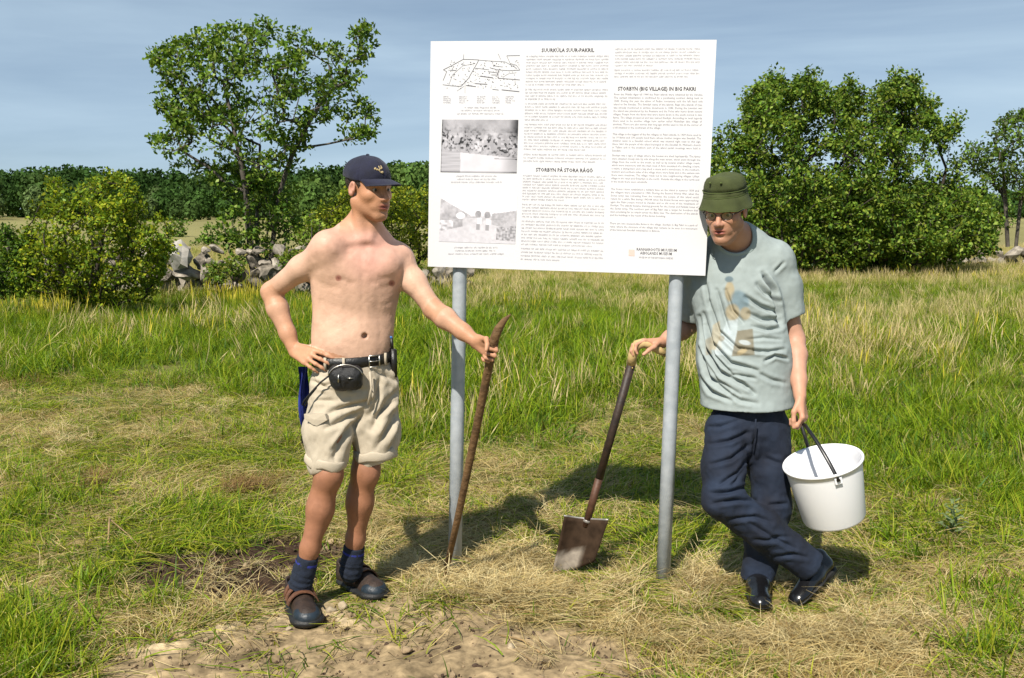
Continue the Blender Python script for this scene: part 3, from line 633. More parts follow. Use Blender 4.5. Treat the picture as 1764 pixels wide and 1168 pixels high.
for x0, y0 in ((1398, 140), (1322, 140), (1300, 165), (1452, 150), (1540, 140), (1575, 145), (1640, 215), (1236, 245), (1268, 232), (1490, 168), (1620, 238), (1650, 290), (1285, 185), (1430, 165), (1605, 190), (1692, 330), (1360, 150), (1225, 290)):
    dx = rt.normal(0, 9); q0 = D + rt.normal(0, .6)
    for t in np.linspace(0, 1, 7): spr.append(P(x0 + dx * t + rt.normal(0, 2), y0 + 22 - 40 * t, q0))
top = np.concatenate([top, np.array(spr)])
roots = [[P(x, 456, D), P(x + dx * .5, 380, D), P(x + dx, 290, D), P(x + dx * 1.3, 210, D)] for x, dx in ((1330, -30), (1400, -20), (1450, 10), (1520, 25), (1590, 40))]
plant('large_shrub', 'huge dense dark green shrub behind the person in the bucket hat', 'shrub', (P(1470, 458, D)[0], D, 0), roots, np.concatenate([cl, top]), 34, 0.23, 0.095, [LG1, LG2, LG2, LG3, (0.19, 0.235, 0.026), LG4], rt, bark=M_BARKD, droop=0.4, tip=0.007)
# half-bare tree at the right edge
D = 28.0; poly = [(1655, 268), (1668, 248), (1690, 246), (1704, 262), (1712, 240), (1728, 205), (1750, 198), (1790, 190), (1840, 240), (1840, 345), (1760, 350), (1735, 330), (1722, 345), (1712, 330), (1700, 300), (1672, 290)]
cl = sample_crown(poly, D, 1.6, 170, rt, -0.05, 0.9)
plant('field_tree', 'half-bare tree with thin grey branches at the right edge', 'tree', (P(1740, 420, D)[0], D, 0), [[P(1736, 425, D), P(1732, 350, D), P(1728, 290, D), P(1712, 240, D)], [P(1750, 425, D), P(1760, 330, D), P(1775, 260, D)]], cl, 30, 0.30, 0.11, [(0.065, 0.10, 0.028), LG2, LG1, (0.10, 0.135, 0.04)], rt, tip=0.008)
# young shoot by the stone wall
D = 18.6; cl = sample_crown([(520, 395), (530, 365), (545, 362), (556, 390), (545, 425), (525, 425)], D, 0.3, 16, rt)
plant('young_sapling', 'thin young sapling growing beside the stone wall', 'sapling', (P(537, 455, D)[0], D, 0), [[P(537, 465, D), P(537, 420, D), P(537, 380, D)]], cl, 14, 0.12, 0.08, [LG2, LG3], rt)
# scattered low bushes on the far field
for k, (x, y, d, s_) in enumerate(((305, 376, 60, 1.0), (362, 380, 45, 0.8), (1745, 352, 90, 3.2))):
    cl = np.array([P(x, 362 + 1.57 * FPX / d, d) + np.array([rt.normal(0, .35 * s_), rt.normal(0, .3 * s_), abs(rt.normal(0.45, .35)) * s_]) for _ in range(26)])
    plant('field_bush', ['small lone bush on the pale field behind the left shrub', 'tiny green bush on the pale field left of the airy tree', 'round bush on the horizon at the right edge'][k], 'bush', (P(x, 370, d)[0], d, 0), [[np.array([P(x, 370, d)[0], d, 0]), np.array([P(x, 370, d)[0], d, 0.3])]], cl, 24, 0.26 * s_, 0.16 * s_ ** .5, [LG1, LG2, LG4], rt, bark=M_BARKD)
# distant wood, one mass along the horizon
rw = np.random.default_rng(9); Vs = []; Fs = []; Cs = []; nb = 0
def wood(x0, x1, d0, d1, n, hpx, seed, cols, qs=0.50, dens=820):
    global nb
    r = np.random.default_rng(seed)
    for _ in range(n):
        d = r.uniform(d0, d1); x = r.uniform(x0, x1); X0 = (x - 882) / FPX * d; top = CAM_H + (362 - np.interp(x, [h[0] for h in hpx], [h[1] for h in hpx]) + r.normal(0, 3.2)) / FPX * d; top = max(top, 2.0); wd = r.uniform(0.28, 0.5) * top
        m = dens; o = r.normal(0, 1, (m, 3)); o /= np.linalg.norm(o, axis=1, keepdims=True); o[:, 2] = o[:, 2] * 0.5; o *= r.uniform(0.55, 1.0, (m, 1)) ** 0.5
        lob = 1 + 0.35 * noise3(o * 2.2 + r.uniform(0, 50), 1.0, 3)[:, None]; c = np.stack([X0 + o[:, 0] * wd * lob[:, 0], d + o[:, 1] * wd * lob[:, 0], top * (0.5 + o[:, 2] * lob[:, 0] * 1.0)], 1); c[:, 2] = np.clip(c[:, 2], 0.1, top * 1.04)
        nn = o + r.normal(0, 0.45, (m, 3)); nn /= np.linalg.norm(nn, axis=1, keepdims=True); a = np.cross(nn, r.normal(0, 1, (m, 3))); a /= np.linalg.norm(a, axis=1, keepdims=True); b = np.cross(nn, a); s = qs * d / 200 * r.uniform(0.5, 1.2, (m, 1))
        V = np.stack([c - a * s, c - b * s * 0.7, c + a * s, c + b * s * 0.7], 1).reshape(-1, 3); col = np.array(cols[r.integers(len(cols))]) * r.uniform(0.7, 1.3)
        Vs.append(V); Fs.append(np.arange(m * 4).reshape(m, 4) + nb); nb += m * 4; Cs.append(np.repeat(np.clip(col * r.uniform(0.7, 1.3, (m, 1)), 0, 1), 4, 0))
W1, W2, W3, W4 = (0.030, 0.066, 0.014), (0.042, 0.086, 0.018), (0.060, 0.108, 0.026), (0.090, 0.135, 0.045)
hp = [(-600, 300), (0, 293), (200, 296), (420, 300), (540, 293), (640, 288), (700, 284), (760, 282), (900, 290), (1200, 300), (1600, 318), (1764, 338), (2400, 345)]
wood(-500, 2300, 190, 250, 400, hp, 1, [W1, W2, W1, W2, W3], 0.50, 480)
wood(-200, 900, 150, 175, 46, [(-200, 322), (2300, 328)], 2, [W3, W2, W4], 0.45, 650)
wood(200, 780, 140, 150, 16, [(0, 345), (2300, 345)], 3, [W4, W4, W3], 0.40, 500)
wood(520, 800, 115, 150, 26, [(500, 318), (620, 296), (700, 288), (800, 286)], 4, [W3, (0.075, 0.135, 0.030), (0.095, 0.155, 0.034)], 0.5, 800)
far = make_mesh('far_wood', np.concatenate(Vs), np.concatenate(Fs), mat_leaf('far_foliage', 0.8, 0.15, 0.08), None, False, np.concatenate(Cs)); tag(far, 'dark green wood along the horizon beyond the field', 'wood', None, 'stuff')

# ------------------------------------------------------------------ stone walls: every stone its own piece
M_STONE = mat('weathered_limestone', (0.16, 0.135, 0.105), 0.95, base2=(0.44, 0.39, 0.32), scale=2.2, bump=0.8, bscale=9); M_STONED = mat('lichened_stone', (0.075, 0.066, 0.050), 0.95, base2=(0.28, 0.24, 0.19), scale=2.2, bump=0.8, bscale=9)
rocks = []
for s in range(7):
    V, Fr = rock_mesh(700 + s, 2, 0.30, 0.72); o = make_mesh('r', V, Fr, M_STONE if s < 4 else M_STONED, None, False); rocks.append(o.data); bpy.data.objects.remove(o)
def stone_wall(label, x0, x1, d, courses, sz, seed):
    r = np.random.default_rng(seed); root = empty('stone_wall', (P((x0 + x1) / 2, 470, d)[0], d, 0), label, 'wall'); X0, X1 = (x0 - 882) / FPX * d, (x1 - 882) / FPX * d
    for c in range(courses):
        x = X0
        while x < X1:
            w = sz * r.uniform(0.6, 1.35) * (1 - 0.15 * c); x += w * 0.80
            if c == courses - 1 and r.random() < 0.30: continue
            o = bpy.data.objects.new('stone', rocks[r.integers(0, 7)]); COL.objects.link(o); o.location = (x - w * 0.40, d + r.uniform(-0.18, 0.18), sz * 0.34 + c * sz * 0.50 + r.uniform(-.04, .03)); h = w * r.uniform(0.42, 0.70)
            o.scale = (w * 0.56, w * r.uniform(0.4, 0.6), h); o.rotation_euler = (r.normal(0, .15), r.normal(0, .18), r.uniform(0, 6.28)); adopt(o, root)
    return root
sw = stone_wall('tumbled grey stone wall running behind the left shrub and the airy tree', -120, 530, 19.0, 4, 0.44, 3)
stone_wall('few low wall stones beside the left edge of the board', 690, 800, 20.0, 2, 0.36, 5)
# brambles in front of the wall
for k, (x, y, w_) in enumerate(((372, 476, 14), (250, 505, 30), (400, 462, 18), (505, 450, 22), (700, 452, 26), (60, 500, 40))):
    D = 18.2; cl = sample_crown([(x - w_, y + 15), (x - w_ * .8, y - 10), (x, y - 22), (x + w_ * .8, y - 8), (x + w_, y + 15)], D, 0.35, 34, rt)
    plant('bramble', ['bramble in front of the stone wall right of the pale boulder', 'bramble between the left shrub and the pale boulder', 'bramble at the foot of the airy tree', 'bramble by the stone wall beside the bare arm', 'bramble by the wall under the left edge of the board', 'bramble at the foot of the left shrub'][k], 'bramble', (P(x, y, D)[0], D, 0), [[np.array([P(x, y, D)[0], D, 0]), P(x, y, D)]], cl, 16, 0.13, 0.06, [LG2, LG3, LG1, (0.20, 0.22, 0.03)], rt, bark=M_BARKD)
# the tall pale boulder on the wall
V, Fr = rock_mesh(777, 2, 0.34, 1.25); o = make_mesh('boulder', V * np.array([0.27, 0.25, 0.30]) + P(305, 443, 18.6), Fr, mat('pale_limestone', (0.24, 0.22, 0.19), 0.95, base2=(0.48, 0.45, 0.40), scale=3, bump=0.8, bscale=9), sw, False); o['label'] = 'tall pale boulder standing out of the wall'
stone_wall('low heap of grey stones at the foot of the half-bare tree', 1600, 1860, 27.0, 2, 0.50, 8)
# ------------------------------------------------------------------ people
DS = 0.965
M_SKIN = mat_col('skin', rough=0.50, sss=0.0, spec=0.30, bump=0.20, bscale=140.0, var=0.05, vscale=40.0)
M_HAIR = mat('dark_brown_hair', (0.035, 0.022, 0.014), 0.6, var=0.4, scale=90, bump=0.5, bscale=200)
M_EYEW = mat('eye_white', (0.42, 0.36, 0.32), 0.25)
M_IRIS = mat('iris_brown', (0.03, 0.02, 0.015), 0.2)
M_NAVY = mat('navy_cap_cotton', (0.007, 0.008, 0.027), 0.85, var=0.25, scale=30, bump=0.25, bscale=500, sheen=0.1)
M_TANSTITCH = mat('tan_embroidery', (0.42, 0.32, 0.16), 0.8)
M_SHORTS = mat('khaki_cotton', (0.48, 0.41, 0.31), 0.9, var=0.10, scale=14, bump=0.25, bscale=420)
M_BELT = mat('black_leather', (0.012, 0.011, 0.010), 0.42, bump=0.2, bscale=120)
M_BLACKNYLON = mat('black_nylon', (0.008, 0.008, 0.009), 0.55, bump=0.3, bscale=500)
M_STEEL = mat('worn_steel', (0.55, 0.53, 0.48), 0.35, metal=1.0)
M_SOCK = mat('dark_blue_sock', (0.010, 0.016, 0.032), 0.95, var=0.2, scale=60, bump=0.5, bscale=350)
M_SOCKBLUE = mat('blue_sock_stripe', (0.02, 0.03, 0.22), 0.9)
M_SHOEBROWN = mat('brown_strap_leather', (0.130, 0.055, 0.028), 0.6, var=0.35, scale=40, bump=0.4, bscale=120)
M_SHOEDARK = mat('dark_brown_shoe_leather', (0.030, 0.017, 0.011), 0.65, var=0.35, scale=40, bump=0.4, bscale=120)
M_SHOEBLUE = mat('blue_shoe_rubber', (0.014, 0.023, 0.033), 0.45, var=0.3, scale=30, bump=0.2, bscale=100)
M_SOLE = mat('black_rubber_sole', (0.010, 0.010, 0.010), 0.6, var=0.3, scale=60, bump=0.3, bscale=100)
M_ROYAL = mat('royal_blue_cloth', (0.012, 0.022, 0.20), 0.85, var=0.25, scale=20, bump=0.2, bscale=300)
M_GOLD = mat('gold_ring_metal', (0.75, 0.52, 0.2), 0.25, metal=1.0)
M_OLIVE = mat('olive_hat_cotton', (0.050, 0.062, 0.016), 0.9, var=0.18, scale=20, bump=0.3, bscale=420)
M_OLIVE2 = mat('olive_hat_seam', (0.070, 0.095, 0.022), 0.9, bump=0.2, bscale=300)
M_SHIRT = mat_col('tee_shirt_cotton', rough=0.9, spec=0.2, bump=0.2, bscale=420, var=0.05, vscale=40)
M_JEANS = mat('dark_denim', (0.0035, 0.006, 0.016), 0.85, base2=(0.012, 0.023, 0.050), scale=8, bump=0.35, bscale=420)
M_BLACKSHOE = mat('polished_black_leather', (0.007, 0.007, 0.008), 0.22, bump=0.12, bscale=60, coat=0.3)
M_FRAME = mat('dark_spectacle_frame', (0.015, 0.012, 0.012), 0.25)
def mat_lens():
    m, nt, b = new_mat('spectacle_glass'); b.inputs['Base Color'].default_value = (0.95, 0.97, 0.97, 1)
    b.inputs['Roughness'].default_value = 0.03
    tr = nt.nodes.new('ShaderNodeBsdfTransparent'); mx = nt.nodes.new('ShaderNodeMixShader'); mx.inputs['Fac'].default_value = 0.07
    nt.links.new(tr.outputs['BSDF'], mx.inputs[1]); nt.links.new(b.outputs['BSDF'], mx.inputs[2]); nt.links.new(mx.outputs['Shader'], nt.nodes['Material Output'].inputs['Surface'])
    b.inputs['Metallic'].default_value = 1.0
    return m
M_LENS = mat_lens()

SK_PALE = np.array([0.63, 0.395, 0.280]); SK_PINK = np.array([0.60, 0.30, 0.24]); SK_TAN = np.array([0.48, 0.235, 0.13]); SK_RED = np.array([0.34, 0.155, 0.085])
SK_LIP = np.array([0.36, 0.10, 0.085]); SK_STUB = np.array([0.30, 0.17, 0.11]); SK_NIP = np.array([0.26, 0.10, 0.075])

class Head:
    """local frame of a head: s to the person's right, f out of the face, u up; origin between the eyes, inside the skull"""
    def __init__(h, c, f, u, size=1.0):
        h.c = np.asarray(c, float); h.f = nrm(f); u = np.asarray(u, float); h.u = nrm(u - h.f * np.dot(u, h.f)); h.s = np.cross(h.f, h.u); h.k = size
        h.R = np.stack([h.s, h.f, h.u], 1)
    def w(h, s, f, u): return h.c + h.k * (h.R @ np.array([s, f, u], float))
    def loc(h, V): return (np.asarray(V) - h.c) @ h.R / h.k
    def sculpt(h, F, mouth=0.0):
        k = h.k
        def E(c, r, kk=0.012, mode='add', R=None): F.ell(h.w(*c), np.array(r) * k, h.R if R is None else h.R @ R, kk, mode)
        def Cn(a, b, ra, rb, kk=0.012, mode='add', flat=None): F.cone(h.w(*a), h.w(*b), ra * k, rb * k, kk, flat, mode)
        E((0, -0.014, 0.035), (0.0745, 0.096, 0.084), 0.01)
        E((0, 0.028, -0.030), (0.058, 0.060, 0.082), 0.03)
        for q in (-1, 1):
            Cn((q * 0.052, -0.008, -0.058), (q * 0.016, 0.068, -0.105), 0.020, 0.017, 0.03)
            E((q * 0.042, 0.047, -0.028), (0.021, 0.026, 0.017), 0.028)
            Cn((q * 0.012, 0.080, 0.018), (q * 0.044, 0.064, 0.016), 0.011, 0.010, 0.014)
            E((q * 0.033, 0.091, -0.003), (0.018, 0.017, 0.0078), 0.012, 'sub')
            Cn((q * 0.018, 0.080, -0.038), (q * 0.030, 0.066, -0.068), 0.010, 0.011, 0.016)
        E((0, 0.070, -0.108), (0.021, 0.018, 0.016), 0.018)
        E((0, 0.078, -0.068), (0.030, 0.016, 0.024), 0.02)
        Cn((0, 0.084, 0.010), (0, 0.108, -0.034), 0.0085, 0.0115, 0.010)
        for q in (-1, 1): E((q * 0.012, 0.097, -0.038), (0.0085, 0.012, 0.0085), 0.006)
        for q in (-1, 1): E((q * 0.007, 0.101, -0.047), (0.0035, 0.005, 0.004), 0.002, 'sub')
        E((0, 0.090, -0.0625), (0.025, 0.0095, 0.0058), 0.005)
        E((0, 0.0885, -0.0755), (0.021, 0.0105, 0.0072), 0.005)
        E((0, 0.101, -0.0690), (0.024, 0.0125, 0.0022 + mouth), 0.003, 'sub')
        E((0, 0.096, -0.0885), (0.016, 0.010, 0.006), 0.010, 'sub')
        c_, s_ = math.cos(0.25), math.sin(0.25)
        for q in (-1, 1):
            R = np.array([[1, 0, 0], [0, c_, s_], [0, -s_, c_]])
            E((q * 0.078, -0.016, -0.006), (0.0085, 0.019, 0.032), 0.005, 'add', R)
            E((q * 0.0860, -0.012, -0.002), (0.0085, 0.0110, 0.020), 0.003, 'sub', R)
            E((q * 0.079, -0.004, -0.012), (0.006, 0.006, 0.008), 0.003)
    def eyes(h, parent):
        for q in (-1, 1):
            mb = MB(); n = 12
            for (r, f0, m_) in ((0.0120, 0.0, 0),):
                prof = [(math.sin(a) * 0.0125 * h.k, -math.cos(a) * 0.0125 * h.k) for a in np.linspace(0.05, math.pi - 0.05, 9)]
                mb.lathe(prof, h.w(q * 0.033, 0.0655, -0.003), h.f, 14)
            e = mb.build('eye', M_EYEW, parent)
            mb = MB(); prof = [(0.0005, 0.0129 * h.k), (0.0055 * h.k, 0.0117 * h.k), (0.0064 * h.k, 0.0104 * h.k)]
            mb.lathe(prof, h.w(q * 0.033, 0.0655, -0.003), h.f - 0.10 * h.u, 12); mb.build('iris', M_IRIS, e)
    def paint(h, V, C, stubble=0.5, face=SK_TAN):
        L = h.loc(V); s, f, u = L[:, 0], L[:, 1], L[:, 2]
        inh = (np.abs(s) < 0.1) & (f > -0.13) & (f < 0.14) & (u > -0.135) & (u < 0.14)
        def put(m, c):
            nonlocal C
            m = (np.clip(m, 0, 1) * inh)[:, None]; C = C * (1 - m) + np.asarray(c) * m
        put(smoothstep(-0.150, -0.10, u), face)
        put(0.5 * np.exp(-((f - 0.105) / 0.02) ** 2 - ((u + 0.036) / 0.018) ** 2 - (s / 0.02) ** 2), SK_PINK * 0.9)
        put(stubble * smoothstep(-0.045, -0.075, u) * smoothstep(-0.01, 0.03, f) * (1 - 0.6 * np.exp(-((u + 0.069) / 0.012) ** 2 - (s / 0.024) ** 2)), SK_STUB)
        put(stubble * 1.1 * np.exp(-((u + 0.054) / 0.006) ** 2 - (s / 0.028) ** 2) * (f > 0.07), SK_STUB * 0.55)
        put(0.95 * np.exp(-(((u + 0.069) / 0.011) ** 4) - (s / 0.0235) ** 4) * (f > 0.078), SK_LIP)
        put(0.95 * np.exp(-(((u + 0.0688) / 0.0028) ** 2) - (s / 0.024) ** 4) * (f > 0.07), SK_LIP * 0.25)
        for q in (-1, 1):
            put(0.85 * np.exp(-(((u - 0.021) / 0.0055) ** 2) - ((s - q * 0.032) / 0.018) ** 4) * (f > 0.05), np.array([0.05, 0.03, 0.02]))
            put(0.7 * np.exp(-(((u + 0.003) / 0.0085) ** 2) - ((s - q * 0.033) / 0.017) ** 4) * (f > 0.05), np.array([0.16, 0.075, 0.045]))
        put(0.55 * smoothstep(0.068, 0.078, np.abs(s)) * (u > -0.045) * (u < 0.035) * (f < 0.02), SK_PINK)
        return C

def hand(F, wrist, d, n, s, curls, thumb, size=1.0, spread=0.10, k=0.006):
    """palm and five fingers: d runs from the wrist to the knuckles, n out of the back of the hand, s towards the thumb"""
    d = nrm(d); n = nrm(n - d * np.dot(n, d)); s_ = np.cross(d, n); s = s_ if np.dot(s_, s) > 0 else -s_
    wrist = np.asarray(wrist, float); z = size
    off = [0.029, 0.010, -0.010, -0.028]; kl = [0.092, 0.095, 0.091, 0.083]; ln = [(0.040, 0.025, 0.019), (0.044, 0.028, 0.020), (0.041, 0.026, 0.019), (0.032, 0.020, 0.017)]
    for i in range(4):
        kn = wrist + z * (d * kl[i] + s * off[i]); F.cone(wrist + z * (d * 0.01 + s * off[i] * 0.55), kn, 0.0150 * z, 0.0110 * z, 0.012)
        p = kn; ang = 0.0
        for j in range(3):
            ang += math.radians(curls[i][j]); v = nrm(math.cos(ang) * d - math.sin(ang) * n + s * off[i] / 0.03 * spread * (1 if j == 0 else 0.4))
            q = p + v * ln[i][j] * z; r0 = (0.0090 - 0.0009 * j - (0.0010 if i == 3 else 0)) * z
            F.cone(p, q, r0, r0 - 0.0010 * z, k if j else 0.008); p = q
    F.cone(wrist + z * (d * 0.02 + s * 0.016), wrist + z * (d * 0.06 + s * 0.024 - n * 0.006), 0.017 * z, 0.014 * z, 0.012)
    p = wrist + z * (d * 0.030 + s * 0.026 - n * 0.006)
    for j, (a, b, c, l) in enumerate(thumb):
        q = p + nrm(a * d + b * s + c * n) * l * z; F.cone(p, q, (0.0125 - 0.0015 * j) * z, (0.0110 - 0.0015 * j) * z, 0.008 if j == 0 else k); p = q

def shoe_frame(heel, toe, up=(0, 0, 1)):
    f = nrm(np.asarray(toe) - np.asarray(heel)); u = np.asarray(up, float); u = nrm(u - f * np.dot(u, f)); s = np.cross(f, u)
    return f, u, s

# ================================================================== the bare-chested man with the iron bar
man_a = empty('person', (-0.60, 3.80, 0.0), 'bare-chested person in navy cap and khaki shorts, one hand on hip, gripping a rusty bar', 'person')
A = dict(neck=P(625, 398, 4.035), sr=P(563, 428, 3.945), er=P(467, 503, 4.055), wr=P(507, 603, 3.985),
         sl=P(686, 448, 4.10), el=P(747, 533, 4.02), wl=P(818, 587, 3.905),
         chest=P(617, 478, 4.035), waist=P(607, 585, 4.03), pelv=P(608, 650, 4.02),
         hr=P(574, 668, 3.985), kr=P(566, 818, 3.885), ar=P(522, 992, 3.905),
         hl=P(648, 664, 4.05), kl=P(629, 812, 4.00), al=P(606, 972, 4.06))
nA = nrm([0.30, -1, 0.0]); xA = nrm(np.cross([0, 0, 1.0], -nA)); xA = xA if xA[0] > 0 else -xA; UP = np.array([0, 0, 1.0])
RA = np.stack([xA, -nA, UP], 1)
headA = Head(P(637, 323, 4.005), (0.72, -0.66, -0.10), (0.03, -0.05, 1.0), 0.955)
h_ = 0.004
F = Field((-1.08, 3.46, -0.02), (0.10, 4.16, 1.80), h_, 0.925)
# torso
F.cone(A['pelv'], A['waist'], 0.146, 0.149, 0.05, (nA, 0.70))
F.cone(A['waist'], A['chest'], 0.149, 0.160, 0.06, (nA, 0.70))
F.cone(A['chest'] - 0.01 * xA, A['chest'] + UP * 0.09, 0.162, 0.130, 0.06, (nA, 0.66))
F.ell(A['waist'] + nA * 0.035 - UP * 0.02, (0.12, 0.085, 0.12), RA, 0.05)
for sgn, sh in ((-1, A['sr']), (1, A['sl'])):
    F.ell(A['chest'] + xA * sgn * 0.072 + nA * 0.066 + UP * 0.045, (0.082, 0.040, 0.062), RA, 0.04)           # chest muscle
    F.cone(A['neck'] + UP * 0.02 + xA * sgn * 0.03, sh + UP * 0.018 - xA * sgn * 0.02, 0.042, 0.046, 0.05)     # slope of the shoulder
    F.cone(A['chest'] + xA * sgn * 0.125 + UP * 0.06, A['waist'] + xA * sgn * 0.095, 0.055, 0.050, 0.05)       # flank
    F.cone(A['neck'] - UP * 0.035 + xA * sgn * 0.015 + nA * 0.06, sh + nA * 0.035 + UP * 0.012, 0.009, 0.011, 0.022)  # collar bone
    F.cone(A['chest'] + xA * sgn * 0.11 + UP * 0.05 + nA * 0.045, sh, 0.045, 0.05, 0.05)
F.ell(A['neck'] - UP * 0.050 + nA * 0.085, (0.014, 0.012, 0.016), RA, 0.02, 'sub')
# navel and nipples
nav = P(628, 579, 3.93)
# neck
F.cone(A['neck'] - UP * 0.02, headA.w(0, -0.024, -0.06), 0.058, 0.050, 0.045)
for q in (-1, 1):
    F.cone(headA.w(q * 0.058, -0.02, -0.055), A['neck'] - UP * 0.028 + nA * 0.062 + xA * (-q) * 0.012, 0.014, 0.012, 0.025)
F.ell(headA.w(0, 0.020, -0.135), (0.012, 0.014, 0.02), headA.R, 0.02)
# arms
def arm(F, sh, el, wr, z=1.0, k=0.03):
    m1 = sh + (el - sh) * 0.45; m2 = el + (wr - el) * 0.28; t = nrm(wr - el)
    F.ell(sh, np.array((0.058, 0.058, 0.062)) * z, None, 0.04)
    F.chain([sh, m1, el], [0.053 * z, 0.049 * z, 0.040 * z], k)
    F.chain([el, m2, el + (wr - el) * 0.72, wr], [0.041 * z, 0.044 * z, 0.033 * z, 0.027 * z], 0.02)
arm(F, A['sr'], A['er'], A['wr']); arm(F, A['sl'], A['el'], A['wl'])
hand(F, A['wr'], P(552, 624, 3.885) - A['wr'], (-0.10, -0.9, 0.42), (0.1, 0.2, 1.0), [(8, 22, 15), (12, 24, 16), (14, 26, 18), (18, 30, 20)],
     [(0.5, 0.5, -0.7, 0.045), (0.7, 0.1, -0.7, 0.032), (0.8, 0, -0.6, 0.026)], 1.0, 0.16)
dHL = nrm(P(848, 606, 3.862) - A['wl'])
hand(F, A['wl'], dHL, (0.25, 0.95, 0.25), (0.0, -0.2, 1.0), [(48, 88, 62), (52, 90, 66), (54, 92, 66), (58, 92, 60)],
     [(0.75, 0.55, -0.55, 0.045), (0.75, -0.15, -0.72, 0.033), (0.55, -0.45, -0.75, 0.027)], 1.0, 0.05)
# legs
def leg(F, hp, kn, an, fwd, z=1.0):
    F.chain([hp, hp + (kn - hp) * 0.55, kn], [0.072 * z, 0.066 * z, 0.056 * z], 0.04)
    t = nrm(an - kn); b = -np.asarray(fwd, float)
    F.ell(kn + np.asarray(fwd) * 0.022, (0.040 * z, 0.040 * z, 0.050 * z), None, 0.03)
    F.chain([kn, kn + (an - kn) * 0.33, kn + (an - kn) * 0.72, an], [0.053 * z, 0.051 * z, 0.038 * z, 0.033 * z], 0.03)
    F.ell(kn + (an - kn) * 0.30 + b * 0.022, (0.040 * z, 0.040 * z, 0.095 * z), None, 0.04)
fA1 = nrm([0.10, -1, 0]); fA2 = nrm([0.75, -0.66, 0])
leg(F, A['hr'], A['kr'], A['ar'], fA1); leg(F, A['hl'], A['kl'], A['al'], fA2)
hrA = (G(508, 1030), G(534, 1083)); hlA = (G(590, 1000), G(658, 1034))
for (a, b), an in ((hrA, A['ar']), (hlA, A['al'])):
    F.cone(an, an - UP * 0.02, 0.032, 0.028, 0.02)
F.rs = 1.0; headA.sculpt(F)
F.ell(nav, (0.010, 0.022, 0.011), None, 0.008, 'sub')
V, Q = F.mesh(); V = relax(V, Q, 1, 0.4); N = normals_of(V, Q)
q = V - A['chest']; qx = q @ xA; qz = q[:, 2]; fr_ = smoothstep(0.2, 0.7, N @ nA) * (np.abs(qx) < 0.2) * (qz < 0.16) * (qz > -0.36)
dz = -0.0013 * np.exp(-(qx / 0.012) ** 2) * smoothstep(-0.30, -0.05, qz) * smoothstep(0.14, 0.06, qz)
dz = dz - 0.0020 * np.exp(-((qz + 0.012 - 0.5 * np.abs(qx) * (np.abs(qx) > 0.06) * 0.3) / 0.014) ** 2) * smoothstep(0.012, 0.04, np.abs(qx)) * smoothstep(0.15, 0.09, np.abs(qx))
dz = dz - 0.0010 * np.exp(-((np.abs(qx) - 0.062 + 0.10 * (qz + 0.15)) / 0.014) ** 2) * smoothstep(-0.32, -0.22, qz) * smoothstep(-0.04, -0.10, qz)
dz = dz + 0.0018 * fbm(V, 18, 41) 
for k_ in range(3): dz = dz - 0.0004 * np.exp(-((qz + 0.065 + 0.035 * k_ - 0.35 * np.abs(qx)) / 0.007) ** 2) * smoothstep(0.06, 0.09, np.abs(qx))
V = V + N * (dz * fr_)[:, None]
px, py = PX(V)
C = np.tile(SK_PALE, (len(V), 1))
def tint(C, m, c): m = np.clip(m, 0, 1)[:, None]; return C * (1 - m) + np.asarray(c) * m
front = V[:, 1] < 3.93
C = tint(C, 0.75 * np.exp(-((px - 640) / 45) ** 2 - ((py - 440) / 48) ** 2), SK_PINK * 1.05)
C = tint(C, 0.35 * smoothstep(470, 400, py), SK_PINK)
C = tint(C, 0.75 * smoothstep(408, 385, py) * (px > 585) * (px < 680), SK_TAN)
def along(V, a, b):
    ab = b - a; return ((V - a) @ ab) / np.dot(ab, ab), np.linalg.norm(V - a - np.clip(((V - a) @ ab) / np.dot(ab, ab), 0, 1)[:, None] * ab, axis=1)
for sh, el, wr in ((A['sr'], A['er'], A['wr']), (A['sl'], A['el'], A['wl'])):
    t, dd = along(V, sh, el); C = tint(C, 0.5 * smoothstep(0.55, 1.0, t) * (dd < 0.07), SK_TAN)
    t, dd = along(V, el, wr); near = (np.linalg.norm(V - wr, axis=1) < 0.24)
    C = tint(C, (0.45 + 0.45 * smoothstep(0.2, 1.0, t)) * ((dd < 0.062) | (near & (t > 0.9))) * (t > -0.05) * ((py > 590 + (px - 512) * 0.30) | (px < 512) | (px > 690)), SK_TAN)
C = tint(C, 1.0 * smoothstep(700, 720, py), SK_RED)
for kn in (A['kr'], A['kl']): C = tint(C, 0.5 * np.exp(-(np.linalg.norm(V - kn - np.array([0, -0.05, 0]), axis=1) / 0.05) ** 2), SK_RED * 0.8)
for q in ((583, 479), (675, 488)):
    dpx = np.hypot(px - q[0], py - q[1]); C = tint(C, 0.9 * smoothstep(6.5, 4.0, dpx) * front, SK_NIP * (1.3)); C = tint(C, smoothstep(2.5, 1.2, dpx) * front, SK_NIP * 0.8)
C = tint(C, 0.85 * np.exp(-(np.linalg.norm(V - nav, axis=1) / 0.011) ** 2), SK_NIP)
C = C * (1 + 0.07 * fbm(V, 22, 51) + 0.05 * noise3(V, 90, 53))[:, None]; C = tint(C, 0.10 * np.clip(fbm(V, 9, 57), 0, 1), SK_PINK)
C = headA.paint(V, C, 0.28)
C = tint(C, 0.25 * (fbm(V, 14, 5) > 0.35) * (py > 800), SK_RED * 0.7)
make_mesh('body', V, Q, M_SKIN, man_a, col=C)
headA.eyes(man_a)
